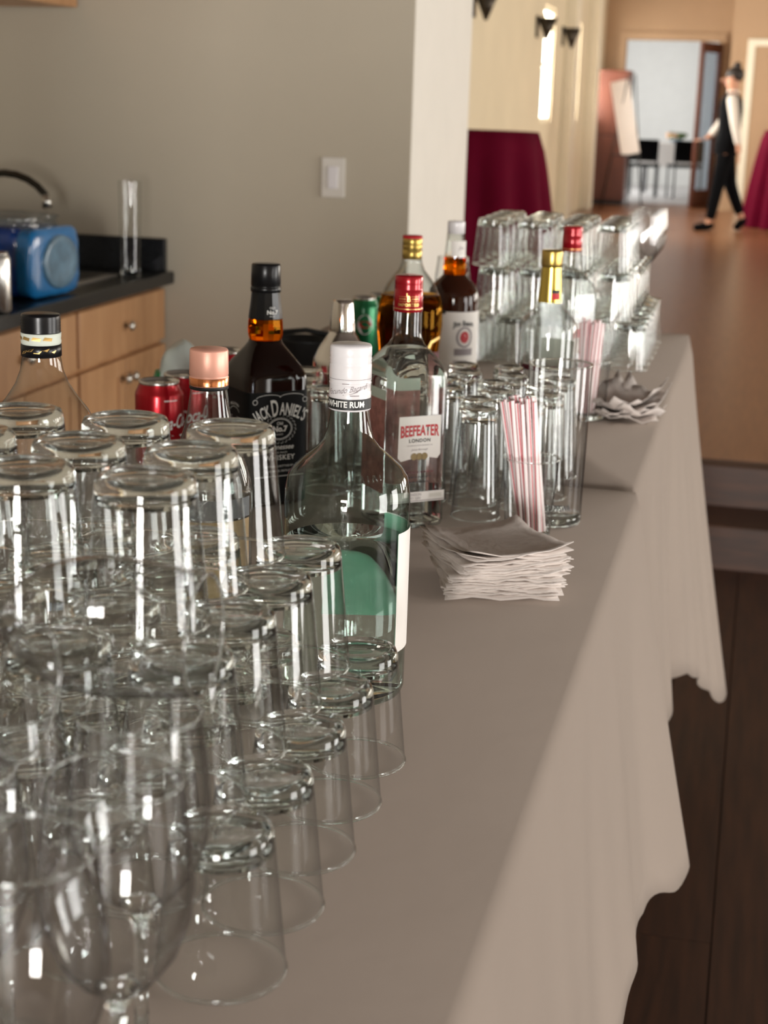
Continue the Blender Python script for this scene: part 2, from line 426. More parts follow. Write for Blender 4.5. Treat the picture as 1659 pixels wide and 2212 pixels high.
# door casing of the far doorway
for k, (a, b_, z0, z1) in enumerate([(-2.02, -1.92, HZ, 2.48), (-0.74, -0.64, HZ, 2.48), (-1.92, -0.74, 2.38, 2.48)]):
    struct('trim_%d' % (3 + k), box(a, b_, 21.47, 21.5, z0, z1, 0.004), 'wall_tan', label=('left casing of the far doorway', 'right casing of the far doorway', 'head casing of the far doorway')[k])
# cream door in the projecting wall
d1 = tag(bpy.data.objects.new('door_1', None), 'closed pale door in the peach wall behind the maroon table', None, None, 'structure'); COL.objects.link(d1)
mesh('door_leaf', box(-0.27, 0.6, 20.575, 20.6, HZ, 2.3, 0.003), 'wall_peach', d1, False)
mesh('door_frame', box(-0.36, -0.27, 20.56, 20.6, HZ, 2.38, 0.003), 'cream_trim', d1, False)
mesh('door_frame', box(0.6, 0.69, 20.56, 20.6, HZ, 2.38, 0.003), 'cream_trim', d1, False)
mesh('door_frame', box(-0.27, 0.6, 20.56, 20.6, 2.3, 2.38, 0.003), 'cream_trim', d1, False)
# glazed door leaf, open
d2 = tag(bpy.data.objects.new('door_2', None), 'open wooden door leaf with a tall glass pane at the far doorway', None, None, 'structure'); COL.objects.link(d2)
d2.location = (-0.70, 21.46, HZ); d2.rotation_euler.z = math.radians(248)
W_ = 0.62
mesh('stile', box(0, .09, -.02, .02, 0, 2.05, .004), 'red_wood', d2, False)
mesh('stile', box(W_ - .09, W_, -.02, .02, 0, 2.05, .004), 'red_wood', d2, False)
mesh('rail', box(.09, W_ - .09, -.02, .02, 0, .22, .004), 'red_wood', d2, False)
mesh('rail', box(.09, W_ - .09, -.02, .02, 1.93, 2.05, .004), 'red_wood', d2, False)
mesh('glass_pane', box(.085, W_ - .085, -.004, .004, .21, 1.94), 'clear_film', d2, False)
# room beyond
struct('wall_far_room', box(-4.0, 1.6, 26.9, 27.0, HZ, 3.2), 'plaster', label='white end wall of the room beyond the doorway')
wall_with_holes('wall_far_room_left', 'x', -3.5, -3.4, 21.62, 27.0, HZ, 3.2, [(22.9, 25.1, .9, 2.9)], 'plaster', 'white side wall with a window in the room beyond the doorway')
struct('wall_far_room_right', box(1.5, 1.6, 21.62, 27.0, HZ, 3.2), 'plaster', label='white right wall of the room beyond the doorway')
struct('ceiling_far_room', box(-4.0, 1.7, 21.62, 27.0, 3.2, 3.3), 'ceiling_paint', label='ceiling of the room beyond the doorway')

# ------------------------------------------------------------------ tables and cloths
def folding_table(x0, x1, y0, y1, label):
    t = thing('banquet_table', label, 'table', ((x0 + x1) / 2, (y0 + y1) / 2, 0), 0, 'long tables under the white cloths')
    hx, hy = (x1 - x0) / 2 - .004, (y1 - y0) / 2 - .004
    mesh('tabletop', box(-hx, hx, -hy, hy, TZ - .045, TZ - .003, .008), 'table_plastic', t, False)
    for sy in (-1, 1):
        for sx in (-1, 1):
            mesh('leg', tube([(sx * (hx - .09), sy * (hy - .16), 0), (sx * (hx - .09), sy * (hy - .16), TZ - .045)], .014), 'steel_dark', t)
        mesh('crossbar', tube([(-hx + .09, sy * (hy - .16), .25), (hx - .09, sy * (hy - .16), .25)], .010), 'steel_dark', t)
    return t
def tablecloth(x0, x1, y0, y1, drop, hem_out, dip, flare, dip_w, fl_w, ylim, fold, label, seed):
    P = []
    def side(ax, ay, bx, by, nx, ny, n, amp):
        for i in range(n + 1): P.append((ax + (bx - ax) * i / n, ay + (by - ay) * i / n, nx, ny, amp))
    def fan(x, y, a0, n=8, amp=1.0):
        for i in range(1, n): P.append((x, y, math.cos(a0 + PI / 2 * i / n), math.sin(a0 + PI / 2 * i / n), amp))
    side(x1, y0, x1, y1, 1, 0, 90, 1); fan(x1, y1, 0)
    side(x1, y1, x0, y1, 0, 1, 36, 1); fan(x0, y1, PI / 2)
    side(x0, y1, x0, y0, -1, 0, 60, 1); fan(x0, y0, PI)
    side(x0, y0, x1, y0, 0, -1, 36, 1); fan(x1, y0, 1.5 * PI)
    bm = bmesh.new(); NS = 14; rows = []
    L = 0.0; prev = None
    for (px, py, nx, ny, amp) in P:
        if prev: L += math.hypot(px - prev[0], py - prev[1]) + 0.02 * (abs(nx - prev[2]) + abs(ny - prev[3]))
        prev = (px, py, nx, ny)
        d = math.hypot(px - x1, py - y1)
        g1 = math.exp(-(d / dip_w) ** 2); g2 = math.exp(-(d / fl_w) ** 2)
        far = ny > 0.3
        dr = drop + dip * g1
        col = []
        for j in range(NS + 1):
            s = j / NS
            f = fold * (math.sin(L * 9 + seed) + .6 * math.sin(L * 17 + 2 * seed + s * 1.5) + .35 * math.sin(L * 41 + s))
            out = .0045 + s ** 1.15 * (hem_out + (flare - hem_out) * g2) + f * s ** 1.2 * (1 - .5 * g2)
            out = max(out, .003)
            ox, oy = nx * out, ny * out
            if far: oy = min(oy, ylim)
            if ny < -0.3: oy = max(oy, -.012)
            if s < 0.05: zz = TZ
            else: zz = TZ - dr * (s - 0.02) - .004 * math.sin(L * 40 + seed) * s
            k = 1.0
            if s == 0: ox = oy = 0
            col.append(bm.verts.new((px + ox * k, py + oy * k, zz + (0.0015 if s == 0 else 0))))
        rows.append(col)
    n = len(rows)
    for i in range(n):
        A, B = rows[i], rows[(i + 1) % n]
        for j in range(NS): bm.faces.new((A[j], A[j + 1], B[j + 1], B[j]))
    # top sheet as a grid, joined to the rim
    bmesh.ops.remove_doubles(bm, verts=[c[0] for c in rows], dist=1e-5)
    rim = [v for v in bm.verts if v.is_boundary and v.co.z > TZ + .0005]
    es = [e for e in bm.edges if e.is_boundary and e.verts[0].co.z > TZ and e.verts[1].co.z > TZ]
    bmesh.ops.contextual_create(bm, geom=es)
    bmesh.ops.recalc_face_normals(bm, faces=bm.faces)
    o = mesh('tablecloth', bm, 'cloth_white', None, True)
    md = o.modifiers.new('solid', 'SOLIDIFY'); md.thickness = 0.0012; md.offset = -1
    return tag(o, label, 'tablecloth', 'white tablecloths')
T1 = (-0.934, -0.134, 0.26, 2.085); T2 = (-0.942, -0.142, 2.125, 3.685)
folding_table(*T1, 'long folding table under the cloth carrying the square red-capped bottle')
folding_table(*T2, 'long folding table under the cloth nearer the hall steps')
tablecloth(*T1, .46, .055, .09, .112, .22, .16, .012, .006, 'plain off-white tablecloth under the napkins and the stemmed glasses', 1.3)
tablecloth(*T2, .57, .045, .31, .16, .45, .40, .10, .016, 'off-white tablecloth nearer the hall steps with a long hanging corner', 4.1)

# ------------------------------------------------------------------ glassware
def tumbler_bm(rb, rr, h, base, wall, n=44):
    """glass standing upside down: rim on the ground, thick solid base on top; slot 0 thin wall, slot 1 solid glass"""
    zi = h - base
    rz = lambda z: rb + (rr - rb) * (1 - z / (h - .005))
    wallp = [(rr, .0012), (rz(h * .3), h * .3), (rz(h * .6), h * .6), (rz(zi) , zi)]
    basep = [(0, zi + .0015), (rb * .5, zi + .0010), (rz(zi) - wall - .002, zi - .0005), (rz(zi) - .0004, zi - .003), (rz(zi), zi + .0005), (rb, h - .005), (rb - .0015, h - .0012), (rb - .005, h),
             (rb * .72, h - .0002), (rb * .62, h - .0016), (0, h - .0022)]
    return lathe_multi([(wallp, 0, False), (basep, 1, False), (bead(rr - .0004, .0012, .0012), 1, True)], n)
TH = 0.093
proto = {}
def put_glass(key, name, bmf, x, y, z, label, cat, group, mat='glass_clear', rot=0.0):
    if key not in proto:
        o = mesh(name, bmf(), [mat, 'glass_base']); proto[key] = o.data
    else:
        o = bpy.data.objects.new(name, proto[key]); COL.objects.link(o)
    o.location = (x, y, z); o.rotation_euler.z = rot
    return tag(o, label, cat, group)
tumb = lambda: tumbler_bm(.0305, .0388, TH, .013, .0024)
zt = TZ + 0.002
ROW = ('row nearest the table edge', 'second row from the table edge', 'third row from the table edge', 'fourth row from the table edge', 'fifth row from the table edge')
def tl_(tier, i, where): return 'clear upside-down tumbler, %s tier, %s, %s' % (tier, ROW[i], where)
for i in range(4):
    for j in range(5):
        if i == 3 and j > 3: continue
        put_glass('t', 'tumbler', tumb, -.272 - .0785 * i + random.uniform(-.001, .001), .790 + .0800 * j + random.uniform(-.0008, .0008), zt, tl_('bottom', i, 'by the stemmed glasses'), 'glass', 'stacked tumblers by the stemmed glasses')
for i in range(3):
    for j in range(4):
        put_glass('t', 'tumbler', tumb, -.3055 - .0785 * i + random.uniform(-.001, .001), .815 + .0805 * j + random.uniform(-.0008, .0008), zt + TH, tl_('middle', i, 'by the stemmed glasses'), 'glass', 'stacked tumblers by the stemmed glasses')
for i in range(3):
    for j in range(3):
        put_glass('t', 'tumbler', tumb, -.345 - .0785 * i + random.uniform(-.001, .001), .858 + .0785 * j - (.012 if i == 0 and j == 2 else 0) * 0, zt + 2 * TH, tl_('top', i, 'by the stemmed glasses'), 'glass', 'stacked tumblers by the stemmed glasses')
# far pyramid on the second table
for i in range(5):
    for j in range(6):
        put_glass('t', 'tumbler', tumb, -.235 - .08 * i, 3.13 + .08 * j, zt, tl_('bottom', i, 'by the hall steps'), 'glass', 'stacked tumblers beside the hall steps')
for i in range(4):
    for j in range(5):
        put_glass('t', 'tumbler', tumb, -.275 - .08 * i, 3.15 + .08 * j, zt + TH, tl_('middle', i, 'by the hall steps'), 'glass', 'stacked tumblers beside the hall steps')
for i in range(4):
    for j in range(4):
        put_glass('t', 'tumbler', tumb, -.285 - .08 * i, 3.17 + .08 * j, zt + 2 * TH, tl_('top', i, 'by the hall steps'), 'glass', 'stacked tumblers beside the hall steps')
# slim upside-down glasses between the bottles
slim = lambda: tumbler_bm(.0222, .0305, .138, .014, .002, 36)
def clear_of(x, y, lst): return all(math.hypot(x - a, y - b) > r for a, b, r in lst)
avoid = [(-.402, 1.824, .092), (-.592, 1.872, .092), (-.573, 2.177, .07), (-.24, 1.80, .068), (-.222, 1.885, .073), (-.291, 2.288, .076), (-.518, 2.378, .083), (-.317, 2.745, .08)]
for j in range(7):
    for i in range(6):
        x = -.262 - .0655 * i + (.01 if j % 2 else -.006); y = 1.815 + .066 * j
        if clear_of(x, y, avoid) and x < -.2:
            put_glass('s', 'highball_glass', slim, x, y, zt, 'slim clear glass turned upside down among the bottles', 'glass', 'slim upside-down glasses among the bottles', 'glass_slim')
# wine glasses
def wine():
    stem = [(0, .0), (.033, 0), (.0335, .0008), (.032, .0022), (.020, .0045), (.008, .0085), (.0042, .014), (.0036, .035), (.0036, .070), (.0046, .083), (.0085, .0905), (.0110, .0935), (.006, .0948), (0, .0950)]
    bowl = [(.0110, .0935), (.019, .100), (.0285, .113), (.0345, .130), (.0362, .146), (.0352, .166), (.0330, .184), (.0314, .199)]
    return lathe_multi([(bowl, 0, False), (stem, 1, False), (bead(.0312, .1992, .0009), 1, True)], 44)
for (x, y, wl) in [(-.262, .612, 'upright wine glass in the middle of the row nearest the table edge'),
                   (-.272, .537, 'upright wine glass in the table-edge row, farthest from the tumblers'),
                   (-.282, .690, 'upright wine glass in the table-edge row, right beside the tumblers'),
                   (-.352, .676, 'upright wine glass in the inner row, right beside the tumblers'),
                   (-.339, .600, 'upright wine glass in the middle of the inner row'),
                   (-.349, .526, 'upright wine glass in the inner row, farthest from the tumblers'),
                   (-.418, .606, 'upright wine glass behind the inner row, under a lying wine glass')]:
    put_glass('w', 'wine_glass', wine, x, y, zt, wl, 'wine glass', 'upright wine glasses beside the tumbler stack', 'glass_stem')
for (x, y, z, ry, rz, lb) in [(-.253 - .2, .703, TZ + .2385, 90, 1.5, 'wine glass lying on its side on the upright rims, against the tumbler stack'),
                              (-.302 - .2, .618, TZ + .2385, 90, -2, 'wine glass lying on its side on the upright rims, farther from the tumblers')]:
    o = put_glass('w', 'wine_glass', wine, x, y, z, lb, 'wine glass', 'wine glasses lying on the upright ones', 'glass_stem')
    o.rotation_euler = (0, math.radians(ry), math.radians(rz))
for k, (x, y) in enumerate([(-.235, 3.37), (-.235, 3.45), (-.235, 3.53), (-.60, 3.15), (-.235, 3.29)]):
    put_glass('w', 'wine_glass', wine, x, y, zt + (TH if k != 3 else 0.0) + (0.0 if k != 3 else .10 * 0), 'stemmed wine glass %s' % ('on the bottom tumblers beside the hall steps' if k != 3 else 'on the table behind the white-capped bourbon bottle'), 'wine glass', 'wine glasses at the far tumbler stack', 'glass_stem')
# glass with straws, tall glass
def upright_bm(rb, rr, h, base, wall, n=44):
    rz = lambda z: rb + (rr - rb) * z / h
    wallp = [(rz(base), base), (rz(h * .5), h * .5), (rr, h - .001)]
    basep = [(0, base), (rz(base) - .0003, base + .0002), (rz(base), base - .0005), (rb + .0003, .006), (rb - .002, .0005), (rb - .006, 0), (0, .001)]
    return lathe_multi([(wallp, 0, False), (basep, 1, False), (bead(rr - .0004, h - .001, .0011), 1, True)], n)
sg = mesh('straw_glass', upright_bm(.0262, .0335, .100, .009, .0019), ['glass_slim', 'glass_base'], None); sg.location = (-.240, 1.80, zt)
tag(sg, 'small clear glass holding red-striped straws beside the napkin stack', 'glass')
tg = thing('tall_glass', 'tall clear straight-sided glass behind the straws', 'glass', (-.222, 1.888, zt))
mesh('glass_body', upright_bm(.0355, .0385, .199, .012, .0022), ['glass_slim', 'glass_base'], tg)
text('lettering', 'SHAPPSWA', .0105, 'black_print', tg, on_cyl(.0366, math.radians(16), .026), bold=.03, fit=.034)
sg2 = mesh('straw_glass', upright_bm(.025, .031, .098, .010, .0019), ['glass_slim', 'glass_base'], None); sg2.location = (-.252, 2.575, zt)
tag(sg2, 'small clear glass holding straws beside the far crumpled napkins', 'glass')
def straw(p0, p1, r, label, group, rot):
    p0, p1 = Vector(p0), Vector(p1); d = p1 - p0; n = 12
    if 'straw' not in proto:
        bm = bmesh.new(); rg = []
        for z in (0, .5, 1): rg.append([bm.verts.new((r * math.cos(2 * PI * k / n), r * math.sin(2 * PI * k / n), z)) for k in range(n)])
        for A, B in zip(rg, rg[1:]):
            for k in range(n):
                f = bm.faces.new((A[k], A[(k + 1) % n], B[(k + 1) % n], B[k])); f.material_index = 1 if k % 4 == 0 else 0
        o = mesh('drinking_straw', bm, ['straw_white', 'straw_red']); proto['straw'] = o.data
    else:
        o = bpy.data.objects.new('drinking_straw', proto['straw']); COL.objects.link(o)
    q = d.to_track_quat('Z', 'Y'); o.rotation_mode = 'QUATERNION'
    from mathutils import Quaternion
    o.rotation_quaternion = q @ Quaternion((0, 0, 1), rot)
    o.scale = (1, 1, d.length); o.location = p0
    return tag(o, label, 'straw', group)
def straw_bunch(cx, cy, zb, top_c, n, rb, rt, ztop, label, group, sq=1.0):
    k = 0
    for i in range(n):
        a = i * 2.399963; q = math.sqrt((i + .5) / n)
        bx, by = cx[0] + rb * q * math.cos(a), cx[1] + rb * q * math.sin(a)
        tx, ty = top_c[0] + rt * q * math.cos(a + .5) * 1.0, top_c[1] + rt * q * math.sin(a + .5) * sq
        straw((bx, by, zb), (tx, ty, ztop + random.uniform(-.004, .005)), .00275, label, group, random.uniform(0, 6))
straw_bunch((-.2355, 1.80), None, zt + .0105, (-.2600, 1.805), 22, .015, .0225, TZ + .167, 'red-and-white striped drinking straw in the glass by the napkin stack', 'straws in the near glass', .8)
straw_bunch((-.256, 2.575), None, zt + .0115, (-.2555, 2.58), 18, .013, .020, TZ + .163, 'pink striped drinking straw in the glass by the far napkins', 'straws in the far glass', .8)

# ------------------------------------------------------------------ napkins
def napkin_bm(side, curl, wob, seed):
    rnd = random.Random(seed); bm = bmesh.new(); n = 8
    ph = [rnd.uniform(0, 6) for _ in range(4)]
    def zf(u, v):
        c = (abs(u) ** 3 + abs(v) ** 3)
        return curl * c * (.6 + .4 * math.sin(ph[0] + 2 * u) ) + wob * (math.sin(7 * u + ph[1]) * abs(v) ** 2 + math.sin(6 * v + ph[2]) * abs(u) ** 2)
    lay = []
    for t in (0, .0009):
        g = []
        for j in range(n + 1):
            for i in range(n + 1):
                u, v = -1 + 2 * i / n, -1 + 2 * j / n
                ed = max(abs(u), abs(v)) ** 6
                g.append(bm.verts.new((u * side / 2 * (1 + .012 * math.sin(5 * v + ph[3]) * ed), v * side / 2 * (1 + .012 * math.sin(6 * u + ph[0]) * ed), zf(u, v) + t * (1 - 0.0 * ed))))
        lay.append(g)
    m = n + 1
    for j in range(n):
        for i in range(n):
            a = j * m + i
            bm.faces.new([lay[1][q] for q in (a, a + 1, a + 1 + m, a + m)])
            bm.faces.new([lay[0][q] for q in (a + m, a + 1 + m, a + 1, a)])
    edge = [i for i in range(m)] + [j * m + n for j in range(1, m)] + [n * m + i for i in range(n - 1, -1, -1)] + [j * m for j in range(n - 1, 0, -1)]
    for a, b_ in zip(edge, edge[1:] + edge[:1]):
        bm.faces.new((lay[0][a], lay[0][b_], lay[1][b_], lay[1][a]))
    return bm
NN = 32
for k in range(NN):
    f = k / (NN - 1)
    key = 'nap%d' % (k % 8) if k < NN - 3 else 'naptop%d' % k
    if key not in proto:
        o = mesh('paper_napkin', napkin_bm(.118, .0035 if k < NN - 3 else .006, .0014 if k < NN - 3 else .001, k), 'napkin_paper'); proto[key] = o.data
    else:
        o = bpy.data.objects.new('paper_napkin', proto[key]); COL.objects.link(o)
    o.location = (-.243 + .004 * math.sin(k * 1.7) - .006 * f, 1.600 + .004 * math.cos(k * 2.3) + .012 * f, zt + .0012 + k * .00122 + (.0035 if k >= NN - 3 else 0))
    o.rotation_euler.z = math.radians(15 + 27 * f ** 1.6 + random.uniform(-4, 4))
    tag(o, 'white paper napkin in the stack beside the small glass of straws' if k < NN - 1 else 'smooth white paper napkin on top of the stack beside the straws', 'napkin', 'napkins stacked beside the straws')
for k in range(6):
    o = mesh('paper_napkin', napkin_bm(.105, .010 + .003 * k, .005, 50 + k), 'napkin_paper')
    o.location = (-.199 + .004 * math.sin(k * 2), 2.60 + .004 * math.cos(k), zt + .004 + k * .0042); o.rotation_euler.z = math.radians(12 + 9 * k)
    tag(o, 'white paper napkin in the loose crumpled pile beside the far straws', 'napkin', 'napkins in the far pile')

# ------------------------------------------------------------------ bottles
def shell(prof, t, bottom=.004):
    """bottle wall as one sheet closed at the foot"""
    return [(0, prof[0][1] + .001)] + list(prof)
def fill(prof, z1, gap=.0012):
    """the liquid inside a bottle profile up to the level z1"""
    pr = [(max(r[0] - gap, .001), r[1], r[2] if len(r) > 2 else 2) for r in prof]
    z0 = pr[0][1] + .006
    q = [(p[0], z0, p[2]) if p[1] < z0 else p for p in pr if p[1] < z1]
    lo = max(i for i, p in enumerate(pr) if p[1] < z1); A, B = pr[lo], pr[min(lo + 1, len(pr) - 1)]
    t = (z1 - A[1]) / max(B[1] - A[1], 1e-6)
    q.append((A[0] + (B[0] - A[0]) * t, z1, A[2] + (B[2] - A[2]) * t))
    o = [(0, z0)]
    for p in q:
        if p[1] <= z0 + 1e-6 and len(o) > 1: o[-1] = p
        else: o.append(p)
    return o + [(0, z1)]
# white-capped round rum bottle
b = thing('rum_bottle', 'large round pale-green glass bottle with a white screw cap', 'bottle', (-.322, 1.255, zt), math.radians(0))
rum = [(.046, 0), (.051, .002), (.0532, .008), (.0535, .17), (.0532, .180), (.0505, .193), (.0455, .2000), (.036, .2085), (.0265, .2165), (.0212, .2235), (.0186, .232), (.0172, .241), (.0162, .2485), (.0160, .262)]
mesh('glass_body', lathe(shell(rum, .0026, .008), 56), 'glass_green', b)
mesh('liquid', lathe(fill(rum, .136), 48), 'spirit_clear', b)
cp = mesh('cap', lathe([(.0164, .249), (.0176, .2495), (.0177, .2640), (.0173, .2648), (.0173, .2705), (.0177, .2715), (.0176, .2725), (.0172, .273), (.0177, .2745), (.0177, .2870), (.0172, .2880), (.0177, .2890), (.0172, .2905), (.0177, .2920), (.0172, .2935), (.0176, .2950), (.0175, .3015), (.0166, .3035), (0, .3037)], 44), 'white_cap', b)
mesh('black_band', lathe([(.0179, .2507), (.0179, .2597)], 44), 'black_print', cp)
text('lettering', 'WHITE RUM', .0070, 'white_print', cp, on_cyl(.01805, math.radians(0), .2552), bold=.03, sx=.92)
mesh('diamond', poly_strip(on_cyl(.01805, math.radians(53), .2552), [(-.0016, 0), (0, -.0011), (.0016, 0), (0, .0011)]), 'white_print', cp, False)
mesh('diamond', poly_strip(on_cyl(.01805, math.radians(-62), .2552), [(-.0016, 0), (0, -.0011), (.0016, 0), (0, .0011)]), 'white_print', cp, False)
text('signature', 'Facundo Bacardi', .0066, 'grey_print', cp, on_cyl(.01785, math.radians(4), .2672), shear=.5, sx=.86, arc=lambda x: .16 * x)
mesh('signature_stroke', poly_strip(on_cyl(.01785, math.radians(4), .2640), [(-.003, -.0008), (.004, .0004), (.010, .0022), (.012, .0042), (.0095, .0017), (.004, .0), (-.003, -.0011)]), 'grey_print', cp, False)
mesh('small_print', strip(on_cyl(.01782, math.radians(25), 0), -.0035, .0045, .2624, .2632, 6), 'grey_print', cp)
mesh('small_print', strip(on_cyl(.01782, math.radians(2), 0), -.003, .003, .2722, .2728, 6), 'grey_print', cp)
mesh('pinstripe', lathe([(.01775, .2757), (.01775, .2761)], 40), 'grey_print', cp)
lab = mesh('front_label', strip(on_cyl(.0543, math.radians(112), 0), -.042, .042, .045, .150, 20, 1), 'white_paper', b)
mesh('label_backing', strip(on_cyl(.0539, math.radians(112), 0), -.042, .042, .046, .149, 20, 1), 'label_green', b)
mesh('back_label', strip(on_cyl(.0539, math.radians(182), 0), -.022, .022, .05, .13, 14, 1), 'label_green', b)
mesh('emblem', poly_strip(on_cyl(.0541, math.radians(150), .105), [(-.016, -.006), (-.006, -.012), (.004, -.008), (.014, .004), (.010, .012), (-.002, .010), (-.012, .006)]), 'black_print', b)
for k in range(11):
    mesh('embossed_mark', tube([(.0478 * math.sin(.02 + .085 * k), -.0478 * math.cos(.02 + .085 * k), .1960), (.0445 * math.sin(.03 + .085 * k + .03 * (k % 3 - 1)), -.0445 * math.cos(.03 + .085 * k + .03 * (k % 3 - 1)), .2012)], .0006, 6), 'glass_green', b)

# square gin bottle with red cap
def gin(name, label, loc, rot, sc=1.0, full=True):
    g = thing(name, label, 'bottle', loc, math.radians(rot))
    a = .0405
    pr = [(a - .006, 0, 6), (a - .001, .003, 7), (a, .010, 8), (a, .178, 8), (a - .0008, .188, 7), (a - .004, .197, 6), (.030, .208, 4), (.0215, .2185, 2.6), (.0178, .2265, 2), (.0168, .235), (.0166, .262)]
    pr = [tuple(q) if len(q) == 3 else (q[0], q[1], 2) for q in pr]
    mesh('glass_body', lathe(shell(pr, .0025, .012), 64), 'glass_bottle', g)
    if full: mesh('liquid', lathe(fill(pr, .2150), 64), 'spirit_clear', g)
    c = mesh('cap', lathe([(.0167, .2585), (.0176, .259), (.0176, .264), (.0172, .2645), (.0176, .265), (.0172, .2845), (.0168, .2850), (.0171, .2860), (.0166, .2872), (.0171, .2885), (.0166, .29), (.017, .2915), (.0168, .2995), (.0158, .3012), (0, .3014)], 44), 'red_cap', g)
    mesh('gold_band', lathe([(.0178, .2622), (.0178, .2630)], 40), 'gold_print', c)
    if full:
        text('lettering', 'IMPORTED', .0050, 'gold_print', c, on_cyl(.0178, math.radians(-26), .2675), bold=.03, spacing=1.15)
        text('monogram', 'B', .0100, 'gold_print', c, on_cyl(.0177, math.radians(-26), .2745), sx=.8, bold=.02)
        mesh('gold_line', strip(on_cyl(.0177, math.radians(-26), 0), -.0028, -.0018, .2780, .2815, 1), 'gold_print', c)
        for s in (-1, 1):
            mesh('gold_line', strip(on_cyl(.0177, math.radians(-26), 0), s * .0030, s * .0125, .2772, .2776, 6), 'gold_print', c)
            mesh('gold_line', strip(on_cyl(.0177, math.radians(-26), 0), s * .0030, s * .0125, .2715, .2719, 6), 'gold_print', c)
            for q in range(5):
                mesh('small_print', strip(on_cyl(.0177, math.radians(-26), 0), s * (.0040 + .0017 * q), s * (.0051 + .0017 * q), .2738, .2754, 1), 'gold_print', c)
    # rose printed back label seen through the glass
    a2 = a + .0007
    for (rt, x0, x1) in ((180, -.030, .030), (-90, -.030, .030)) if full else ():
        mesh('back_label', strip(on_face(a2, 0, 0, math.radians(rt)), x0, x1, .045, .158, 2), 'label_rose', g)
        mesh('label_border', strip(on_face(a2, 0, 0, math.radians(rt)), x0, x1, .158, .170, 2), 'label_pale', g)
        mesh('shoulder_label', poly_strip(lambda x, y, rt=rt: Matrix.Rotation(math.radians(rt), 3, 'Z') @ Vector((x, -(a + .0005 - (y - .182) * .42), y)), [(-.024, .184), (.024, .184), (.018, .199), (0, .204), (-.018, .199)]), 'label_pale', g)
    pl = on_face(a + .0008, 0)
    lb = mesh('front_label', poly_strip(pl, [(-.0288, .090), (-.0280, .1395), (.0282, .1395), (.0285, .092), (.0245, .0870), (.004, .0905), (-.0245, .0855)]), 'white_paper', g, False)
    pl2 = on_face(a + .0012, 0)
    text('lettering', 'BEEFEATER', .0150, 'red_print', lb, lambda x, y: pl2(x, .1215 + y * (1.15 + 260 * x * x) - 1.6 * x * x), bold=.03, fit=.0515, spacing=1.04)
    text('lettering', 'LONDON', .0060, 'black_print', lb, lambda x, y: pl2(x, .1098 + y), bold=.02, spacing=1.15)
    text('lettering', "THE WORLD'S MOST AWARDED GIN", .0021, 'grey_print', lb, lambda x, y: pl2(x, .1040 + y))
    text('signature', 'James Burrough', .0034, 'grey_print', lb, lambda x, y: pl2(x, .0990 + y), shear=.5)
    for q in (-.007, 0, .007):
        mesh('medallion', poly_strip(pl2, [(q + .0044 * math.cos(t * PI / 8), .0905 + .0044 * math.sin(t * PI / 8)) for t in range(16)]), 'olive_gold', lb, False)
    if full:
        bl = mesh('base_label', poly_strip(pl, [(-.037, .0345), (.036, .0345), (.036, .0470), (-.037, .0470)]), 'white_paper', g, False)
        text('lettering', 'LONDON', .0044, 'grey_print', bl, lambda x, y: pl2(x - .005, .0437 + y))
        text('lettering', 'DRY GIN', .0044, 'grey_print', bl, lambda x, y: pl2(x - .005, .0392 + y))
        mesh('small_print', strip(pl2, .016, .032, .0395, .0440, 1), 'outlet_plastic', bl, False)
        mesh('base_stripe', strip(pl2, -.037, .036, .0358, .0366, 1), 'grey_print', bl, False)
        for k, zz in enumerate((.0705, .0645, .0585)):
            for q in range(9 - k):
                mesh('small_print', strip(pl, -.022 + .0048 * q + .002 * k, -.0185 + .0048 * q + .002 * k, zz, zz + .0014, 1), 'black_print' if k else 'label_maroon', g, False)
    return g
gin('gin_bottle', 'square clear gin bottle with a red screw cap and white front label', (-.400, 1.826, zt), 40)
gin('gin_bottle', 'square clear bottle with a red cap behind the gold-necked one', (-.316, 2.748, zt), 52, full=False)

# square whiskey bottle with black label
b = thing('whiskey_bottle', 'square dark whiskey bottle with a black label and black cap', 'bottle', (-.592, 1.874, zt), math.radians(44))
a = .0425
jp = [(0, 0), (a - .006, 0, 6), (a - .001, .003, 7), (a, .008, 8), (a, .160, 8), (a - .0015, .168, 7), (.036, .179, 5), (.029, .190, 3.4), (.0235, .1985, 2.5), (.0208, .2035, 2.2), (.0200, .2065, 2.2), (0, .2065)]
mesh('glass_body', lathe(jp, 64), 'whiskey_dark', b)
mesh('neck', lathe([(0, .2066), (.0200, .2066), (.0215, .212), (.0220, .220), (.0216, .228), (.0205, .2345), (.0165, .250), (.0160, .268), (0, .268)], 12), 'amber_neck', b, False)
cap = mesh('foil', lathe([(.0211, .2325), (.0213, .2335), (.0206, .240), (.0190, .252), (.0180, .262), (.0178, .2655)], 12), 'black_cap', b, False)
text('lettering', 'OLD', .0038, 'white_print', cap, on_cyl(.0208, math.radians(-2), .2475), bold=.01)
text('lettering', 'No.7', .0072, 'white_print', cap, on_cyl(.0210, math.radians(-2), .2420), bold=.03)
text('lettering', 'BRAND', .0022, 'white_print', cap, on_cyl(.0211, math.radians(-2), .2372))
mesh('cap', lathe([(.0176, .2655), (.0188, .266), (.0190, .2695), (.0188, .2715), (.0183, .2722), (.0183, .2735), (.0187, .274), (.0180, .2985), (.0172, .3002), (0, .3004)], 40), 'black_cap', b)
lb = mesh('label', lathe([(a + .0004, .006, 8), (a + .0004, .147, 8)], 64), 'black_label', b)
fp_ = on_face(a + .0011, 0)
def arc_text(R, zc, k=1.0):
    return lambda x, y: fp_((R + y * k) * math.sin(x / R), zc - R + (R + y * k) * math.cos(x / R))
AT = arc_text(.062, .1245, 1.3)
text('lettering', 'JACK', .0165, 'white_print', lb, lambda x, y: AT(x - .0255, y), bold=.015, fit=.0225)
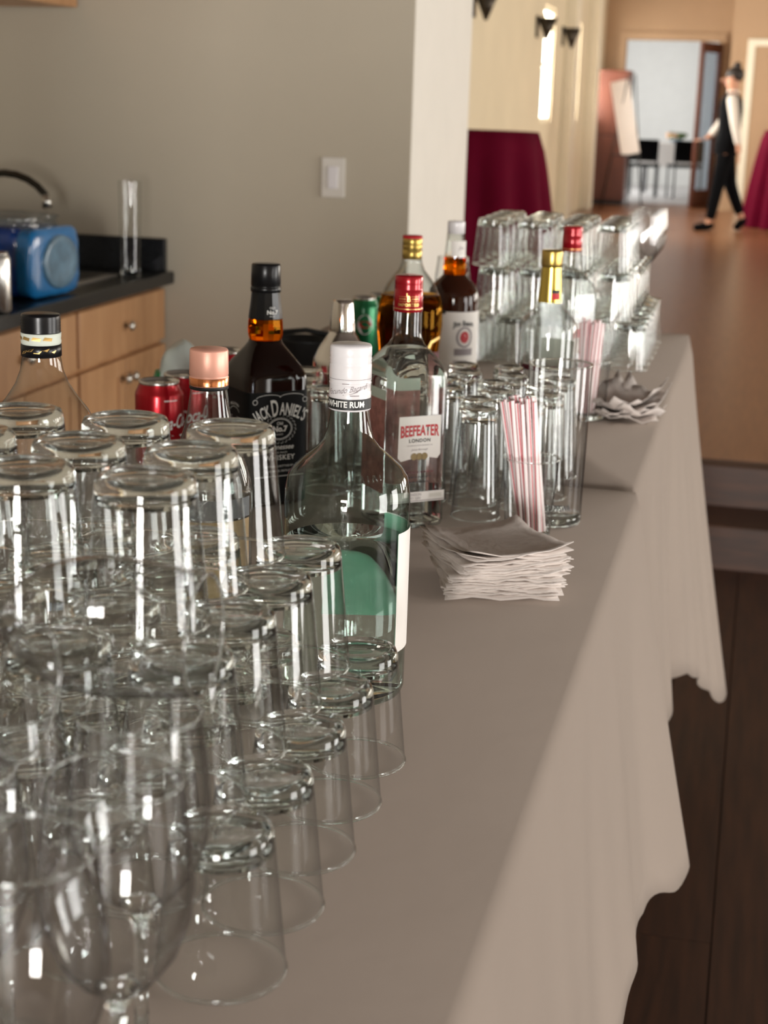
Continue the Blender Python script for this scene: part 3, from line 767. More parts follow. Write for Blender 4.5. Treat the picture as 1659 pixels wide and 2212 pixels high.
text('lettering', 'D', .0225, 'white_print', lb, lambda x, y: AT(x - .0070, y + .0012), bold=.015, fit=.0085)
text('lettering', "ANIEL'S", .0165, 'white_print', lb, lambda x, y: AT(x + .0185, y), bold=.015, fit=.0385)
text('lettering', 'Old', .0056, 'white_print', lb, lambda x, y: fp_(x, .1068 + y), bold=.01)
text('lettering', 'No.7', .0098, 'white_print', lb, lambda x, y: fp_(x, .0998 + y), bold=.04)
text('lettering', 'BRAND', .0026, 'white_print', lb, lambda x, y: fp_(x, .0930 + y), spacing=1.1)
mesh('oval_ring', ring_strip(lambda x, y: fp_(x, .1000 + y), .0156, .0122, .0008), 'white_print', lb, False)
mesh('oval_ring', ring_strip(lambda x, y: fp_(x, .1000 + y), .0172, .0138, .0004), 'white_print', lb, False)
for k in range(22):
    t = -PI / 2 + (k - 10.5) * .27
    mesh('filigree', ring_strip(lambda x, y, t=t: fp_(.0208 * math.cos(t) + x, .1000 + .0170 * math.sin(t) + y), .0014, .0014, .0004, 10, t - 1.2, t + 2.2), 'white_print', lb, False)
text('lettering', 'Tennessee', .0090, 'white_print', lb, lambda x, y: fp_(x, .0768 + y), shear=.25, bold=.012)
text('lettering', 'SOUR MASH', .0032, 'white_print', lb, lambda x, y: fp_(x, .0698 + y), spacing=1.25)
text('lettering', 'WHISKEY', .0092, 'white_print', lb, lambda x, y: fp_(x, .0633 + y), bold=.012, spacing=1.12)
for k, tx in enumerate(('DISTILLED & BOTTLED BY', 'JACK DANIEL DISTILLERY')):
    text('lettering', tx, .0034, 'white_print', lb, lambda x, y, k=k: fp_(x, .0525 - .0062 * k + y))
mesh('label_rule', strip(fp_, -.034, .034, .0395, .0402, 1), 'white_print', lb, False)
for s in (-1, 1):
    mesh('filigree', ring_strip(lambda x, y, s=s: fp_(s * (.016 + x), .1395 + y), .0165, .0040, .0006, 20, .1, PI - .1), 'white_print', lb, False)
    mesh('filigree', ring_strip(lambda x, y, s=s: fp_(s * (.0345 + x), .1355 + y), .0028, .0028, .0006, 14), 'white_print', lb, False)
    mesh('filigree', strip(lambda x, y, s=s: fp_(s * x, y), .0385, .0389, .07, .105, 1), 'white_print', lb, False)
sd = on_face(a + .0011, 0, 0, math.radians(-90))
text('lettering', 'MELLOWED', .0046, 'white_print', lb, lambda x, y: sd(x + .004, .1285 + y), arc=lambda x: -14 * x * x)
mesh('filigree', ring_strip(lambda x, y: sd(x + .004, .113 + y), .0150, .0115, .0005, 16, .5, PI - .5), 'white_print', lb, False)
for k in range(3):
    for s in (-1, 1):
        mesh('small_print', strip(sd, .004 + s * .006, .004 + s * (.015 + .001 * k), .1120 - .0028 * k, .1130 - .0028 * k, 1), 'grey_print', lb, False)
# copper-capped clear bottle behind the tumblers
b = thing('spirit_bottle', 'clear bottle with a shiny copper cap behind the tumbler stack', 'bottle', (-.470, 1.322, zt))
cpz = [(.036, 0), (.0395, .003), (.040, .010), (.040, .150), (.0385, .162), (.034, .176), (.0275, .192), (.0225, .208), (.0195, .222), (.0175, .236), (.0160, .2475), (.0158, .262)]
mesh('glass_body', lathe(shell(cpz, .0024, .010), 48), 'glass_bottle', b)
mesh('liquid', lathe(fill(cpz, .150), 48), 'spirit_clear', b)
mesh('label', strip(on_cyl(.0404, math.radians(30), 0), -.038, .038, .045, .130, 16), 'label_tan', b)
mesh('label_band', strip(on_cyl(.0407, math.radians(30), 0), -.038, .038, .132, .150, 16), 'label_slate', b)
c = mesh('cap', lathe([(.0160, .2475), (.0176, .248), (.0177, .2555), (.0172, .2562), (.0172, .2570), (.0176, .2578), (.0172, .2790), (.0165, .2805), (0, .2807)], 44), 'copper_cap', b)
mesh('copper_band', lathe([(.0178, .2484), (.01785, .2552), (.0174, .2558)], 44), 'copper_metal', c)
mesh('collar', lathe([(.0165, .2445), (.0176, .2450), (.0174, .2475)], 40), 'black_print', b)

# clear bottle with torn black and gold seal, by the kitchen counter side
b = thing('spirit_bottle', 'clear bottle with a ribbed black cap and a torn gold-flecked seal', 'bottle', (-.676, 1.414, zt))
bp = [(.052, 0), (.057, .003), (.058, .012), (.058, .140), (.0565, .160), (.052, .178), (.0445, .1935), (.0345, .2065), (.0262, .2195), (.0210, .2330), (.0186, .2465), (.0182, .262)]
mesh('glass_body', lathe(shell(bp, .0026, .010), 52), 'glass_bottle', b)
mesh('seal', lathe([(.0188, .2470), (.0197, .2475), (.0198, .2585), (.0190, .259)], 44), 'black_cap', b)
mesh('collar', lathe([(.0186, .259), (.0192, .2598), (.0196, .2620), (.0190, .2640), (.0194, .2665), (.0196, .2700), (.0188, .2705)], 44), 'label_pale', b)
for k in range(5):
    mesh('gold_fleck', poly_strip(on_cyl(.0200, math.radians(-30 + 22 * k), .2525 + .002 * (k % 2)), [(-.004, -.0025 + .001 * k), (.002, -.001), (.0045, .002), (-.001, .0005)]), 'gold_print', b, False)
for k in range(4):
    mesh('gold_fleck', poly_strip(on_cyl(.0199, math.radians(-55 + 33 * k), .2655), [(-.005, -.001), (.004, -.002), (.005, .001), (-.003, .0022)]), 'gold_print', b, False)
capp = [(.0185, .2700), (.0192, .2702)]
for k in range(5): capp += [(.0194, .2712 + .0030 * k), (.0189, .2727 + .0030 * k)]
mesh('cap', lathe(capp + [(.0191, .2862), (.0184, .2882), (0, .2884)], 48), 'black_cap', b)

# amber bottle with gold cap
b = thing('amber_bottle', 'round-shouldered amber bottle with a gold cap and dark red label', 'bottle', (-.518, 2.380, zt), math.radians(20))
gp = [(0, 0), (.040, 0), (.043, .004), (.0440, .02), (.0440, .10), (.0470, .135), (.0505, .165), (.0500, .190), (.0450, .212), (.0370, .229), (.0270, .2420), (.0205, .2500)]
mesh('glass_body', lathe(gp[:9] + [(0, .2118)], 48), 'amber_light', b)
mesh('glass_neck', lathe([(.0448, .2122), (.0370, .229), (.0270, .2420), (.0205, .2500), (.0165, .2600), (.0148, .2680), (.0128, .2680), (.0145, .2600), (.0185, .2495), (.025, .2410), (.035, .2280), (.0430, .2122)], 44), 'glass_bottle', b)
mesh('whiskey_core', lathe([(0, .004), (.036, .004), (.036, .10), (.041, .15), (.038, .190), (0, .195)], 40, sy=.55), 'bourbon_dark', b)
lb = mesh('label', strip(on_cyl(.0508, math.radians(26), 0), -.030, .030, .02, .128, 14, 1), 'label_maroon', b)
for (u0, u1, v0, v1) in ((-.030, -.004, .124, .1285),):
    pass
mesh('gold_border', poly_strip(on_cyl(.0512, math.radians(26), 0), [(-.030, .120), (-.008, .120), (.006, .146), (.030, .152), (.030, .148), (.009, .1425), (-.005, .116), (-.030, .116)]), 'gold_print', lb, False)
c = mesh('cap', lathe([(.0148, .2665), (.0152, .267), (.0154, .2800), (.0148, .2806), (.0148, .2815), (.0153, .2822), (.0153, .2870), (.0149, .2876), (.0153, .2884), (.0150, .3000), (.0142, .3006), (0, .3008)], 40), 'gold_cap', b)
mesh('cap_top', lathe([(.0154, .2975), (.0152, .3012), (.0144, .3018), (0, .3018)], 40), 'red_print', c)

# bourbon with white cap and white label
b = thing('bourbon_bottle', 'dark bourbon bottle with a white cap and a big white label', 'bottle', (-.518, 2.735, zt), math.radians(12))
mesh('glass_body', lathe([(0, 0), (.042, 0), (.0448, .004), (.0452, .012), (.0452, .160), (.0448, .172), (.0420, .184), (.0340, .195), (.0255, .2025), (.0205, .208), (.0196, .2095), (0, .2095)], 48, sy=.98), 'bourbon_dark', b)
mesh('neck', lathe([(0, .2096), (.0196, .2096), (.0198, .222), (.0190, .2385), (0, .2385)], 30), 'amber_neck', b)
mesh('glass_neck', lathe([(.0189, .2386), (.0172, .258), (.0155, .280), (.0130, .280), (.015, .258), (.0168, .2386)], 36), 'glass_bottle', b)
nl = mesh('neck_label', strip(on_cyl(.0186, math.radians(25), 0), -.016, .016, .241, .268, 10), 'white_paper', b)
text('lettering', 'Jim', .0085, 'grey_print', nl, on_cyl(.0192, math.radians(32), .256), shear=.3)
mesh('cap', lathe([(.0140, .2795), (.0153, .280), (.0152, .2990), (.0145, .3010), (0, .3012)], 36), 'white_cap', b)
lb = mesh('label', strip(on_cyl(.0457, math.radians(12), 0), -.062, .062, .030, .148, 30), 'white_paper', b)
mesh('label_top', strip(on_cyl(.0459, math.radians(-32), 0), -.012, .012, .144, .151, 6), 'black_print', lb)
text('lettering', 'Jim Beam', .0125, 'black_print', lb, on_cyl(.0461, math.radians(26), .128), bold=.03, sx=.85, arc=lambda x: -6 * x * x)
mesh('seal', poly_strip(on_cyl(.0461, math.radians(28), .104), [(.0085 * math.cos(t * PI / 10), .0105 * math.sin(t * PI / 10)) for t in range(20)]), 'red_print', lb, False)
mesh('seal_ring', ring_strip(on_cyl(.0461, math.radians(28), .104), .0125, .0150, .0035), 'grey_print', lb, False)
mesh('label_block', strip(on_cyl(.0461, math.radians(26), 0), -.017, .019, .072, .084, 8), 'grey_print', lb)
mesh('small_print', strip(on_cyl(.0461, math.radians(26), 0), -.018, .008, .060, .063, 8), 'grey_print', lb)
mesh('small_print', strip(lambda x, y: on_cyl(.0461, math.radians(26), y + .15 * x)(x, 0), -.018, .014, .048, .051, 8), 'grey_print', lb)
for k in range(5):
    mesh('small_print', strip(on_cyl(.0461, math.radians(-36), 0), -.003, .004, .050 + .018 * k, .056 + .018 * k, 2), 'grey_print', lb)

# clear bottle with long gold neck foil
b = thing('gold_neck_bottle', 'clear bottle with a gold cap and long shiny gold neck foil', 'bottle', (-.291, 2.290, zt))
vp = [(.038, 0), (.0415, .003), (.042, .010), (.0425, .178), (.0415, .190), (.036, .202), (.0270, .2100), (.0200, .2170), (.0172, .2245), (.0150, .250), (.0140, .270)]
mesh('glass_body', lathe(shell(vp, .0024, .010), 48), 'glass_slim', b)
f = mesh('neck_foil', lathe([(.0178, .2240), (.0170, .2300), (.0150, .2600), (.0138, .2745)], 36), 'gold_foil', b)
mesh('badge', strip(lambda x, y: on_cyl(.0180 - (y - .224) * .083, math.radians(40), y)(x, 0), -.007, .007, .2375, .2425, 5), 'black_print', f)
mesh('badge', strip(lambda x, y: on_cyl(.0180 - (y - .224) * .083, math.radians(40), y)(x, 0), -.007, .007, .2285, .2374, 5), 'red_print', f)
mesh('cap', lathe([(.0135, .2740), (.0146, .2745), (.0148, .2790), (.0150, .2800), (.0150, .2960), (.0142, .2986), (0, .2988)], 36), 'gold_cap', b)
mesh('label', strip(on_cyl(.0430, math.radians(5), 0), -.035, .035, .05, .128, 16), 'white_paper', b)
mesh('label_band', strip(on_cyl(.0433, math.radians(-10), 0), -.028, .028, .128, .136, 16), 'label_maroon', b)
mesh('back_label', strip(on_cyl(.0425, math.radians(160), 0), -.030, .030, .06, .165, 16), 'label_pale', b)

# cocktail shaker
b = thing('cocktail_shaker', 'steel cocktail shaker with a tapered shiny cap', 'shaker', (-.573, 2.180, zt))
mesh('tumbler', lathe([(0, 0), (.027, 0), (.029, .003), (.0405, .120), (.0405, .124), (0, .124)], 44), 'chrome', b)
mesh('strainer_top', lathe([(.0410, .122), (.0412, .132), (.0400, .140), (.0340, .153), (.0240, .168), (.0188, .176), (.0178, .180), (0, .180)], 44), 'chrome', b)
mesh('cap', lathe([(.0186, .1785), (.0188, .182), (.0175, .195), (.0148, .218), (.0135, .2225), (0, .2235)], 40), 'chrome', b)

# ------------------------------------------------------------------ cans
def can(name, label, loc, mat, group, rot=0.0, r=.0331, logo=None):
    c = thing(name, label, 'can', loc, rot, group)
    bd = mesh('can_body', lathe([(0, .004), (.022, .003), (.0255, 0), (.0275, .002), (r, .012), (r, .102), (r - .001, .106), (r - .0058, .1165), (r - .0058, .1175)], 44), mat, c)
    mesh('lid', lathe([(r - .0060, .1168), (r - .0052, .1185), (r - .0055, .1212), (r - .0066, .1216), (r - .0078, .1195), (r - .009, .1165), (0, .1165)], 44), 'aluminium', c)
    mesh('pull_tab', box(-.006, .006, -.011, .009, .1168, .1182, .0006), 'aluminium', c, False)
    if logo:
        text('lettering', logo, .026, 'white_print', bd, on_cyl(r + .0004, math.radians(44), .066), shear=.35, bold=.008, sx=.62, arc=lambda x: .10 * x)
        mesh('swoosh', poly_strip(on_cyl(r + .0004, math.radians(44), .052), [(-.03, -.003), (-.015, .002), (0, .000), (.015, -.003), (.03, .003), (.018, -.006), (0, -.003), (-.015, -.001)]), 'white_print', bd, False)
        mesh('small_print', strip(on_cyl(r + .0002, math.radians(40), 0), -.010, .010, .0968, .0984, 8), 'straw_white', bd)
    else:
        mesh('can_label', poly_strip(on_cyl(r + .0004, math.radians(10), .070), [(.016 * math.cos(t * PI / 8), .020 * math.sin(t * PI / 8)) for t in range(16)]), 'straw_white', bd, False)
        mesh('can_label', poly_strip(on_cyl(r + .0007, math.radians(10), .070), [(.013 * math.cos(t * PI / 8), .007 * math.sin(t * PI / 8)) for t in range(16)]), 'red_print', bd, False)
    return c
can('soda_can', 'red soda can nearest the copper-capped bottle and the tumbler stack', (-.782, 1.998, zt), 'can_red', 'red soda cans', math.radians(10), logo='Coca-Cola')
can('soda_can', 'red soda can directly behind another red can', (-.772, 2.066, zt), 'can_red', 'red soda cans', math.radians(20), logo='Coca-Cola')
can('soda_can', 'red soda can behind the square dark whiskey bottle', (-.787, 2.290, zt), 'can_red', 'red soda cans', math.radians(-30), logo='Coca-Cola')
can('ginger_ale_can', 'green soda can beside the cocktail shaker', (-.756, 3.045, zt), 'can_green', 'green soda cans', math.radians(8), .029)
can('ginger_ale_can', 'green soda can tucked behind the other green can', (-.738, 3.112, zt), 'can_green', 'green soda cans', math.radians(8), .029)
# crumpled plastic bag
def blob(cx, cy, cz, rx, ry, rz, seed, amp=.25, n=3):
    bm = bmesh.new(); bmesh.ops.create_icosphere(bm, subdivisions=n, radius=1)
    from mathutils import noise
    for v in bm.verts:
        k = 1 + amp * noise.noise(v.co * 1.7 + Vector((seed, 0, 0))) + amp * .5 * noise.noise(v.co * 4.1 + Vector((0, seed, 0)))
        v.co = Vector((v.co.x * rx * k, v.co.y * ry * k, max(v.co.z * rz * k, -rz * .92)))
        v.co += Vector((cx, cy, cz))
    return bm
b = thing('plastic_bag', 'crumpled green and white plastic bag behind the red cans', 'bag', (-.886, 2.372, zt), .2)
mesh('white_side', blob(-.006, 0, .056, .038, .045, .060, 3.0, .16), 'bag_white', b)
mesh('green_side', blob(.030, .01, .052, .030, .035, .052, 8.0, .2), 'bag_green', b)
mesh('green_patch', blob(-.036, -.005, .035, .018, .03, .035, 5.0), 'bag_green', b)
b = thing('bar_caddy', 'low black plastic bar caddy behind the dark whiskey bottle', 'caddy', (-.805, 2.80, zt))
mesh('caddy_body', lathe([(0, .003), (.05, .003), (.060, .06), (.064, .066), (.064, .070), (.060, .068), (.056, .062), (.047, .008), (0, .008)], 40, sy=.7), 'black_plastic', b)
mesh('caddy_handle', tube([(-.060, 0, .064), (-.045, 0, .078), (0, 0, .084), (.045, 0, .078), (.060, 0, .064)], .005), 'black_plastic', b)

# ------------------------------------------------------------------ kitchen counter
CX0, CX1 = -2.46, -1.83
def cabinet(y0, y1, label, knob=True):
    c = thing('base_cabinet', label, 'cabinet', (CX1, (y0 + y1) / 2, 0), 0, 'wooden base cabinets')
    h = (y1 - y0) / 2
    mesh('carcass', box(CX0 - CX1, -.02, -h + .001, h - .001, .10, .918), 'maple', c, False)
    mesh('toe_kick', box(CX0 - CX1, -.08, -h + .001, h - .001, 0, .10), 'black_plastic', c, False)
    d = mesh('drawer_front', box(-.02, 0, -h + .008, h - .008, .745, .905, .004), 'maple', c, False)
    mesh('knob', lathe([(0, 0), (.006, 0), (.005, .012), (.014, .018), (.015, .024), (.009, .030), (0, .031)], 20), 'knob_nickel', d).matrix_local = Matrix.Translation((0, 0, .828)) @ Matrix.Rotation(PI / 2, 4, 'Y')
    for s in (-1, 1):
        ya, yb = (-h + .008, -.003) if s < 0 else (.003, h - .008)
        d = mesh('door', box(-.02, -.004, ya, yb, .115, .730, .004), 'maple', c, False)
        for (p, q, r0, r1) in ((ya, ya + .05, .115, .730), (yb - .05, yb, .115, .730), (ya + .05, yb - .05, .68, .73), (ya + .05, yb - .05, .115, .165)):
            mesh('door_rail', box(-.006, .001, p, q, r0, r1, .002), 'maple', d, False)
        k = mesh('knob', lathe([(0, 0), (.006, 0), (.005, .012), (.014, .018), (.015, .024), (.009, .030), (0, .031)], 20), 'knob_nickel', d)
        k.matrix_local = Matrix.Translation((0, -s * .028 * -1 * -1, .672)) @ Matrix.Rotation(PI / 2, 4, 'Y')
    return c
cabinet(4.065, 4.738, 'honey maple base cabinet against the taupe end wall')
cabinet(3.385, 4.063, 'honey maple base cabinet under the blue bottle pack')
cabinet(2.70, 3.383, 'honey maple base cabinet beyond the one under the blue pack')
ct = thing('kitchen_counter', 'black stone countertop with low black backsplash and sink', 'countertop', (0, 0, 0))
mesh('slab', box(CX0 + .001, -1.80, 2.70, 4.738, .92, .96, .006), 'granite', ct, False)
mesh('backsplash', box(CX0 + .001, -1.825, 4.715, 4.739, .9602, 1.062, .003), 'granite', ct, False)
mesh('backsplash', box(CX0 + .001, CX0 + .022, 2.70, 4.714, .9602, 1.062, .003), 'granite', ct, False)
mesh('sink_rim', box(-2.34, -1.90, 4.02, 4.52, .9602, .966, .002), 'sink_steel', ct, False)
mesh('sink_basin', box(-2.31, -1.93, 4.05, 4.49, .9662, .967), 'black_plastic', ct, False)
fa = thing('faucet', 'dark arched kitchen faucet over the sink', 'faucet', (-2.36, 4.40, .966))
mesh('base', lathe([(0, 0), (.028, 0), (.028, .012), (.018, .030), (0, .030)], 24), 'faucet_bronze', fa)
sp = [(0, 0, .028), (0, 0, .16)] + [(.15 - .15 * math.cos(t), 0, .18 + .115 * math.sin(t)) for t in [i * PI / 12 for i in range(0, 11)]] + [(.285, 0, .222)]
mesh('spout', tube(sp, .011, 14), 'faucet_bronze', fa)
mesh('spray_head', tube([(.283, 0, .235), (.289, 0, .198)], [.0135, .016], 16), 'knob_nickel', fa)
mesh('lever', tube([(0, .0, .07), (.0, -.05, .085), (.0, -.085, .10)], [.008, .007, .006], 12), 'faucet_bronze', fa)
vs = mesh('glass_vase', upright_bm(.030, .034, .285, .02, .003), ['glass_clear', 'glass_base'], None); vs.location = (-1.872, 4.55, .9605)
tag(vs, 'tall narrow clear glass vase on the black countertop', 'vase')
# shrink-wrapped bottle pack
pk = thing('water_bottle_pack', 'blue shrink-wrapped pack of water bottles on the black countertop', 'bottle pack', (-1.998, 3.975, .9605), math.radians(-5))
def rbox(x0, x1, y0, y1, z0, z1, bv, seed, amp):
    from mathutils import noise
    bm = box(x0, x1, y0, y1, z0, z1)
    bmesh.ops.subdivide_edges(bm, edges=bm.edges[:], cuts=7, use_grid_fill=True)
    cx, cy, cz = (x0 + x1) / 2, (y0 + y1) / 2, (z0 + z1) / 2
    hx, hy, hz = (x1 - x0) / 2, (y1 - y0) / 2, (z1 - z0) / 2
    for v in bm.verts:
        u = Vector(((v.co.x - cx) / hx, (v.co.y - cy) / hy, (v.co.z - cz) / hz))
        k = (abs(u.x) ** bv + abs(u.y) ** bv + abs(u.z) ** bv) ** (-1 / bv) * max(abs(u.x), abs(u.y), abs(u.z))
        nn = 1 + amp * noise.noise(u * 3 + Vector((seed, 0, 0)))
        v.co = Vector((cx + u.x * hx * k * nn, cy + u.y * hy * k * nn, max(cz + u.z * hz * k * nn, z0)))
    return bm
mesh('wrap', rbox(-.24, .135, -.128, .128, .0, .190, 8, 2.0, .05), 'blue_film', pk)
mesh('wrap_end', rbox(.100, .160, -.130, .130, .003, .188, 6, 4.0, .04), 'cyan_film', pk)
op = mesh('wrap_opening', lathe([(0, .0005), (.06, .0008), (.082, .003), (.088, .001), (.09, -.006)], 32, sy=.80), 'film_grey', pk)
op.matrix_local = Matrix.Translation((.1655, .008, .095)) @ Matrix.Rotation(PI / 2, 4, 'Y') @ Matrix.Rotation(PI / 2, 4, 'Z')
mesh('loose_film', rbox(-.20, .12, -.11, .11, .178, .222, 4, 9.0, .25), 'clear_film', pk)
cn = thing('silver_can', 'silver can at the counter edge in front of the blue pack', 'can', (-1.835, 3.60, .9605))
mesh('can_body', lathe([(0, 0), (.028, 0), (.0331, .01), (.0331, .135), (.028, .146), (.027, .148)], 36), 'aluminium', cn)
mesh('lid', lathe([(.0275, .147), (.0275, .151), (.024, .148), (0, .147)], 36), 'aluminium', cn)
uc = thing('wall_cabinet', 'honey maple wall cabinet hung above the black countertop', 'cabinet', (-2.46, 4.30, 1.752))
mesh('carcass', box(.001, .33, -.9, .43, 0, .75), 'maple', uc, False)
for k in range(2):
    d = mesh('door', box(.331, .350, -.9 + .665 * k + .004, -.9 + .665 * (k + 1) - .004, .0, .745, .004), 'maple', uc, False)
    mesh('knob', lathe([(0, 0), (.006, 0), (.005, .012), (.014, .018), (.015, .024), (.009, .030), (0, .031)], 20), 'knob_nickel', d).matrix_local = Matrix.Translation((.350, -.28 + .665 * k, .07)) @ Matrix.Rotation(PI / 2, 4, 'Y')
ol = thing('wall_switch', 'pale light switch plate on the taupe wall', 'switch', (-1.285, 4.739, 1.272))
mesh('plate', box(-.037, .037, -.007, .0, -.060, .060, .003), 'outlet_plastic', ol, False)
mesh('rocker', box(-.016, .016, -.012, -.006, -.034, .034, .003), 'white_cap', ol, False)

# ------------------------------------------------------------------ hall furniture
def cocktail_table(x, y, h, r, rb, label, seed):
    t = thing('cocktail_table', label, 'table', (x, y, HZ), 0, 'tall round tables with maroon cloths')
    mesh('table_top', lathe([(0, h - .03), (r - .01, h - .03), (r - .004, h - .02), (r - .004, h - .008), (0, h - .008)], 40), 'table_plastic', t)
    mesh('pole', tube([(0, 0, .02), (0, 0, h - .03)], .035, 16), 'steel_dark', t)
    mesh('foot', lathe([(0, 0), (.24, 0), (.24, .012), (.05, .03), (0, .03)], 32), 'steel_dark', t)
    c = bmesh.new(); n = 120; NS = 12; rows = []
    for i in range(n):
        th = 2 * PI * i / n; col = []
        for j in range(NS + 1):
            s = j / NS
            f = abs(math.sin(th * 6.5 + seed)) * 1.3 - .30 + math.sin(th * 5 + 2.2 * seed) * .2
            rr = r + s ** .9 * (rb - r) + max(f, -.02) * .085 * s ** .55
            col.append(c.verts.new((rr * math.sin(th), -rr * math.cos(th), max(h - s * h, .006))))
        rows.append(col)
    for i in range(n):
        A, B = rows[i], rows[(i + 1) % n]
        for j in range(NS): c.faces.new((A[j], A[j + 1], B[j + 1], B[j]))
    c.faces.new([q[0] for q in rows])
    bmesh.ops.recalc_face_normals(c, faces=c.faces)
    o = mesh('table_cover', c, 'maroon_cloth', None); o.location = (x, y, HZ)
    tag(o, label.replace('tall round table under', 'floor-length').replace('a maroon cloth', 'maroon cloth on the round table'), 'tablecloth', 'maroon cloths of the round tables')
cocktail_table(-1.505, 8.0, 1.075, .385, .48, 'tall round table under a maroon cloth behind the white wall end', .4)
cocktail_table(.33, 18.0, 1.03, .385, .50, 'tall round table under a maroon cloth beside the pale door', 2.0)
for k, yy in enumerate((11.9, 15.2, 17.1)):
    s_ = thing('wall_sconce', 'dark wall sconce on the cream hall wall, %s from the white wall end' % ('first', 'second', 'third')[k], 'sconce', (-2.2, yy, 2.08), 0, 'sconces on the cream hall wall')
    mesh('back_plate', box(.0, .02, -.05, .05, .04, .24, .006), 'sconce_bronze', s_, False)
    mesh('shade', lathe([(0, 0), (.012, .0), (.095, .20), (.088, .20), (.010, .012), (0, .012)], 24), 'sconce_bronze', s_).location = (.10, 0, .02)
cb = thing('wooden_cabinet', 'tall reddish brown wooden cabinet at the far doorway', 'cabinet', (-1.98, 21.05, HZ))
mesh('body', box(-.215, .20, -.18, .20, .05, 1.68, .012), 'red_wood', cb, False)
mesh('plinth', box(-.20, .185, -.16, .20, 0, .05), 'black_plastic', cb, False)
mesh('door', box(-.205, .19, -.196, -.18, .07, .86, .006), 'red_wood', cb, False)
mesh('door', box(-.205, .19, -.196, -.18, .88, 1.66, .006), 'red_wood', cb, False)
es = thing('easel', 'thin black easel in front of the reddish wooden cabinet', 'easel', (-1.70, 20.1, HZ))
for (a, b_) in (((-.28, -.05, 0), (-.05, .06, 1.62)), ((.22, -.05, 0), (.03, .06, 1.62)), ((0, .42, 0), (0, .07, 1.58))):
    mesh('leg', tube([a, b_], .010), 'black_plastic', es)
mesh('ledge', box(-.16, .16, -.05, .0, .64, .66), 'black_plastic', es, False)
sn = mesh('sign_board', box(-.115, .115, -.008, .008, 0, .90, .003), 'sign_paper', None, False)
sn.location = (-1.655, 20.07, HZ + .665); sn.rotation_euler = (math.radians(-6), math.radians(-13), 0)
tag(sn, 'plain pale sign board leaning on the black easel', 'sign')
# beyond the doorway
dt = thing('dining_table', 'table under a white cloth in the room beyond the doorway', 'table', (-1.42, 24.3, HZ))
mesh('table_top', box(-.42, .42, -.4, .4, .70, .74, .006), 'table_plastic', dt, False)
for sx in (-1, 1):
    for sy in (-1, 1): mesh('leg', tube([(sx * .36, sy * .34, 0), (sx * .36, sy * .34, .70)], .02), 'steel_dark', dt)
cb_ = bmesh.new()
for (q0, q1, q2, q3, q4, q5) in ((-.44, .44, -.42, .42, .7405, .745), (-.44, -.436, -.42, .42, .40, .7405), (.436, .44, -.42, .42, .40, .7405), (-.436, .436, -.42, -.416, .40, .7405), (-.436, .436, .416, .42, .40, .7405)):
    box(-1.42 + q0, -1.42 + q1, 24.3 + q2, 24.3 + q3, HZ + q4, HZ + q5, bm=cb_)
cl = mesh('tablecloth', cb_, 'white_paper', None, False)
tag(cl, 'white cloth over the table beyond the far doorway', 'tablecloth')
fb = thing('flower_bowl', 'low bowl of greenery and pale flowers beyond the far doorway', 'flower bowl', (-1.35, 24.2, HZ + .748))
mesh('bowl', lathe([(0, 0), (.06, 0), (.11, .05), (.105, .05), (.05, .008), (0, .008)], 24), 'clear_film', fb)
for k in range(16):
    a_ = k * 2.4; q = .04 + .10 * (k / 16)
    mesh('leaf' if k % 3 else 'flower', blob(q * math.cos(a_), q * math.sin(a_), .07 + .05 * random.random(), .05, .04, .03, k, .3, 2), 'leaf_green' if k % 3 else 'petal', fb)
def chair(x, y, rot, label):
    c = thing('dining_chair', label, 'chair', (x, y, HZ), rot, 'black chairs beyond the doorway')
    mesh('seat', box(-.21, .21, -.21, .21, .42, .46, .01), 'black_fabric', c, False)
    mesh('backrest', box(-.21, .21, .18, .215, .50, .80, .01), 'black_fabric', c, False)
    for sx in (-1, 1):
        mesh('leg', tube([(sx * .19, -.19, 0), (sx * .19, -.19, .42)], .014), 'black_plastic', c)
        mesh('leg', tube([(sx * .19, .22, 0), (sx * .19, .195, .80)], .014), 'black_plastic', c)
chair(-1.72, 23.25, PI, 'black chair at the white table, beside the easel')
chair(-1.15, 23.35, PI + .3, 'black chair at the white table, beside the glazed door')

# ------------------------------------------------------------------ person walking in the hall
def skinned(name, verts, edges, radii, mat, parent=None, root=0, sub=2):
    me = bpy.data.meshes.new(name); me.from_pydata([Vector(v) for v in verts], edges, []); me.update()
    o = bpy.data.objects.new(name, me); COL.objects.link(o)
    if parent: o.parent = parent
    md = o.modifiers.new('skin', 'SKIN'); md.use_smooth_shade = True
    if not me.skin_vertices: me.attributes.new  # layer is created with the modifier below
    lay = me.skin_vertices[0].data if len(me.skin_vertices) else None
    if lay is None:
        bm = bmesh.new(); bm.from_mesh(me); bm.verts.layers.skin.verify(); bm.to_mesh(me); bm.free(); lay = me.skin_vertices[0].data
    for i, r in enumerate(radii):
        lay[i].radius = (r, r) if not isinstance(r, tuple) else r
        lay[i].use_root = (i == root)
    o.modifiers.new('sub', 'SUBSURF').levels = sub; o.modifiers['sub'].render_levels = sub
    me.materials.append(MATS[mat])
    dg = bpy.context.evaluated_depsgraph_get()
    m2 = bpy.data.meshes.new_from_object(o.evaluated_get(dg)); o.modifiers.clear(); o.data = m2
    m2.materials.clear(); m2.materials.append(MATS[mat])
    for p in m2.polygons: p.use_smooth = True; p.material_index = 0
    return o
per = thing('person', 'person in black trousers and vest walking across the hall floor', 'person', (-.425, 17.0, HZ))
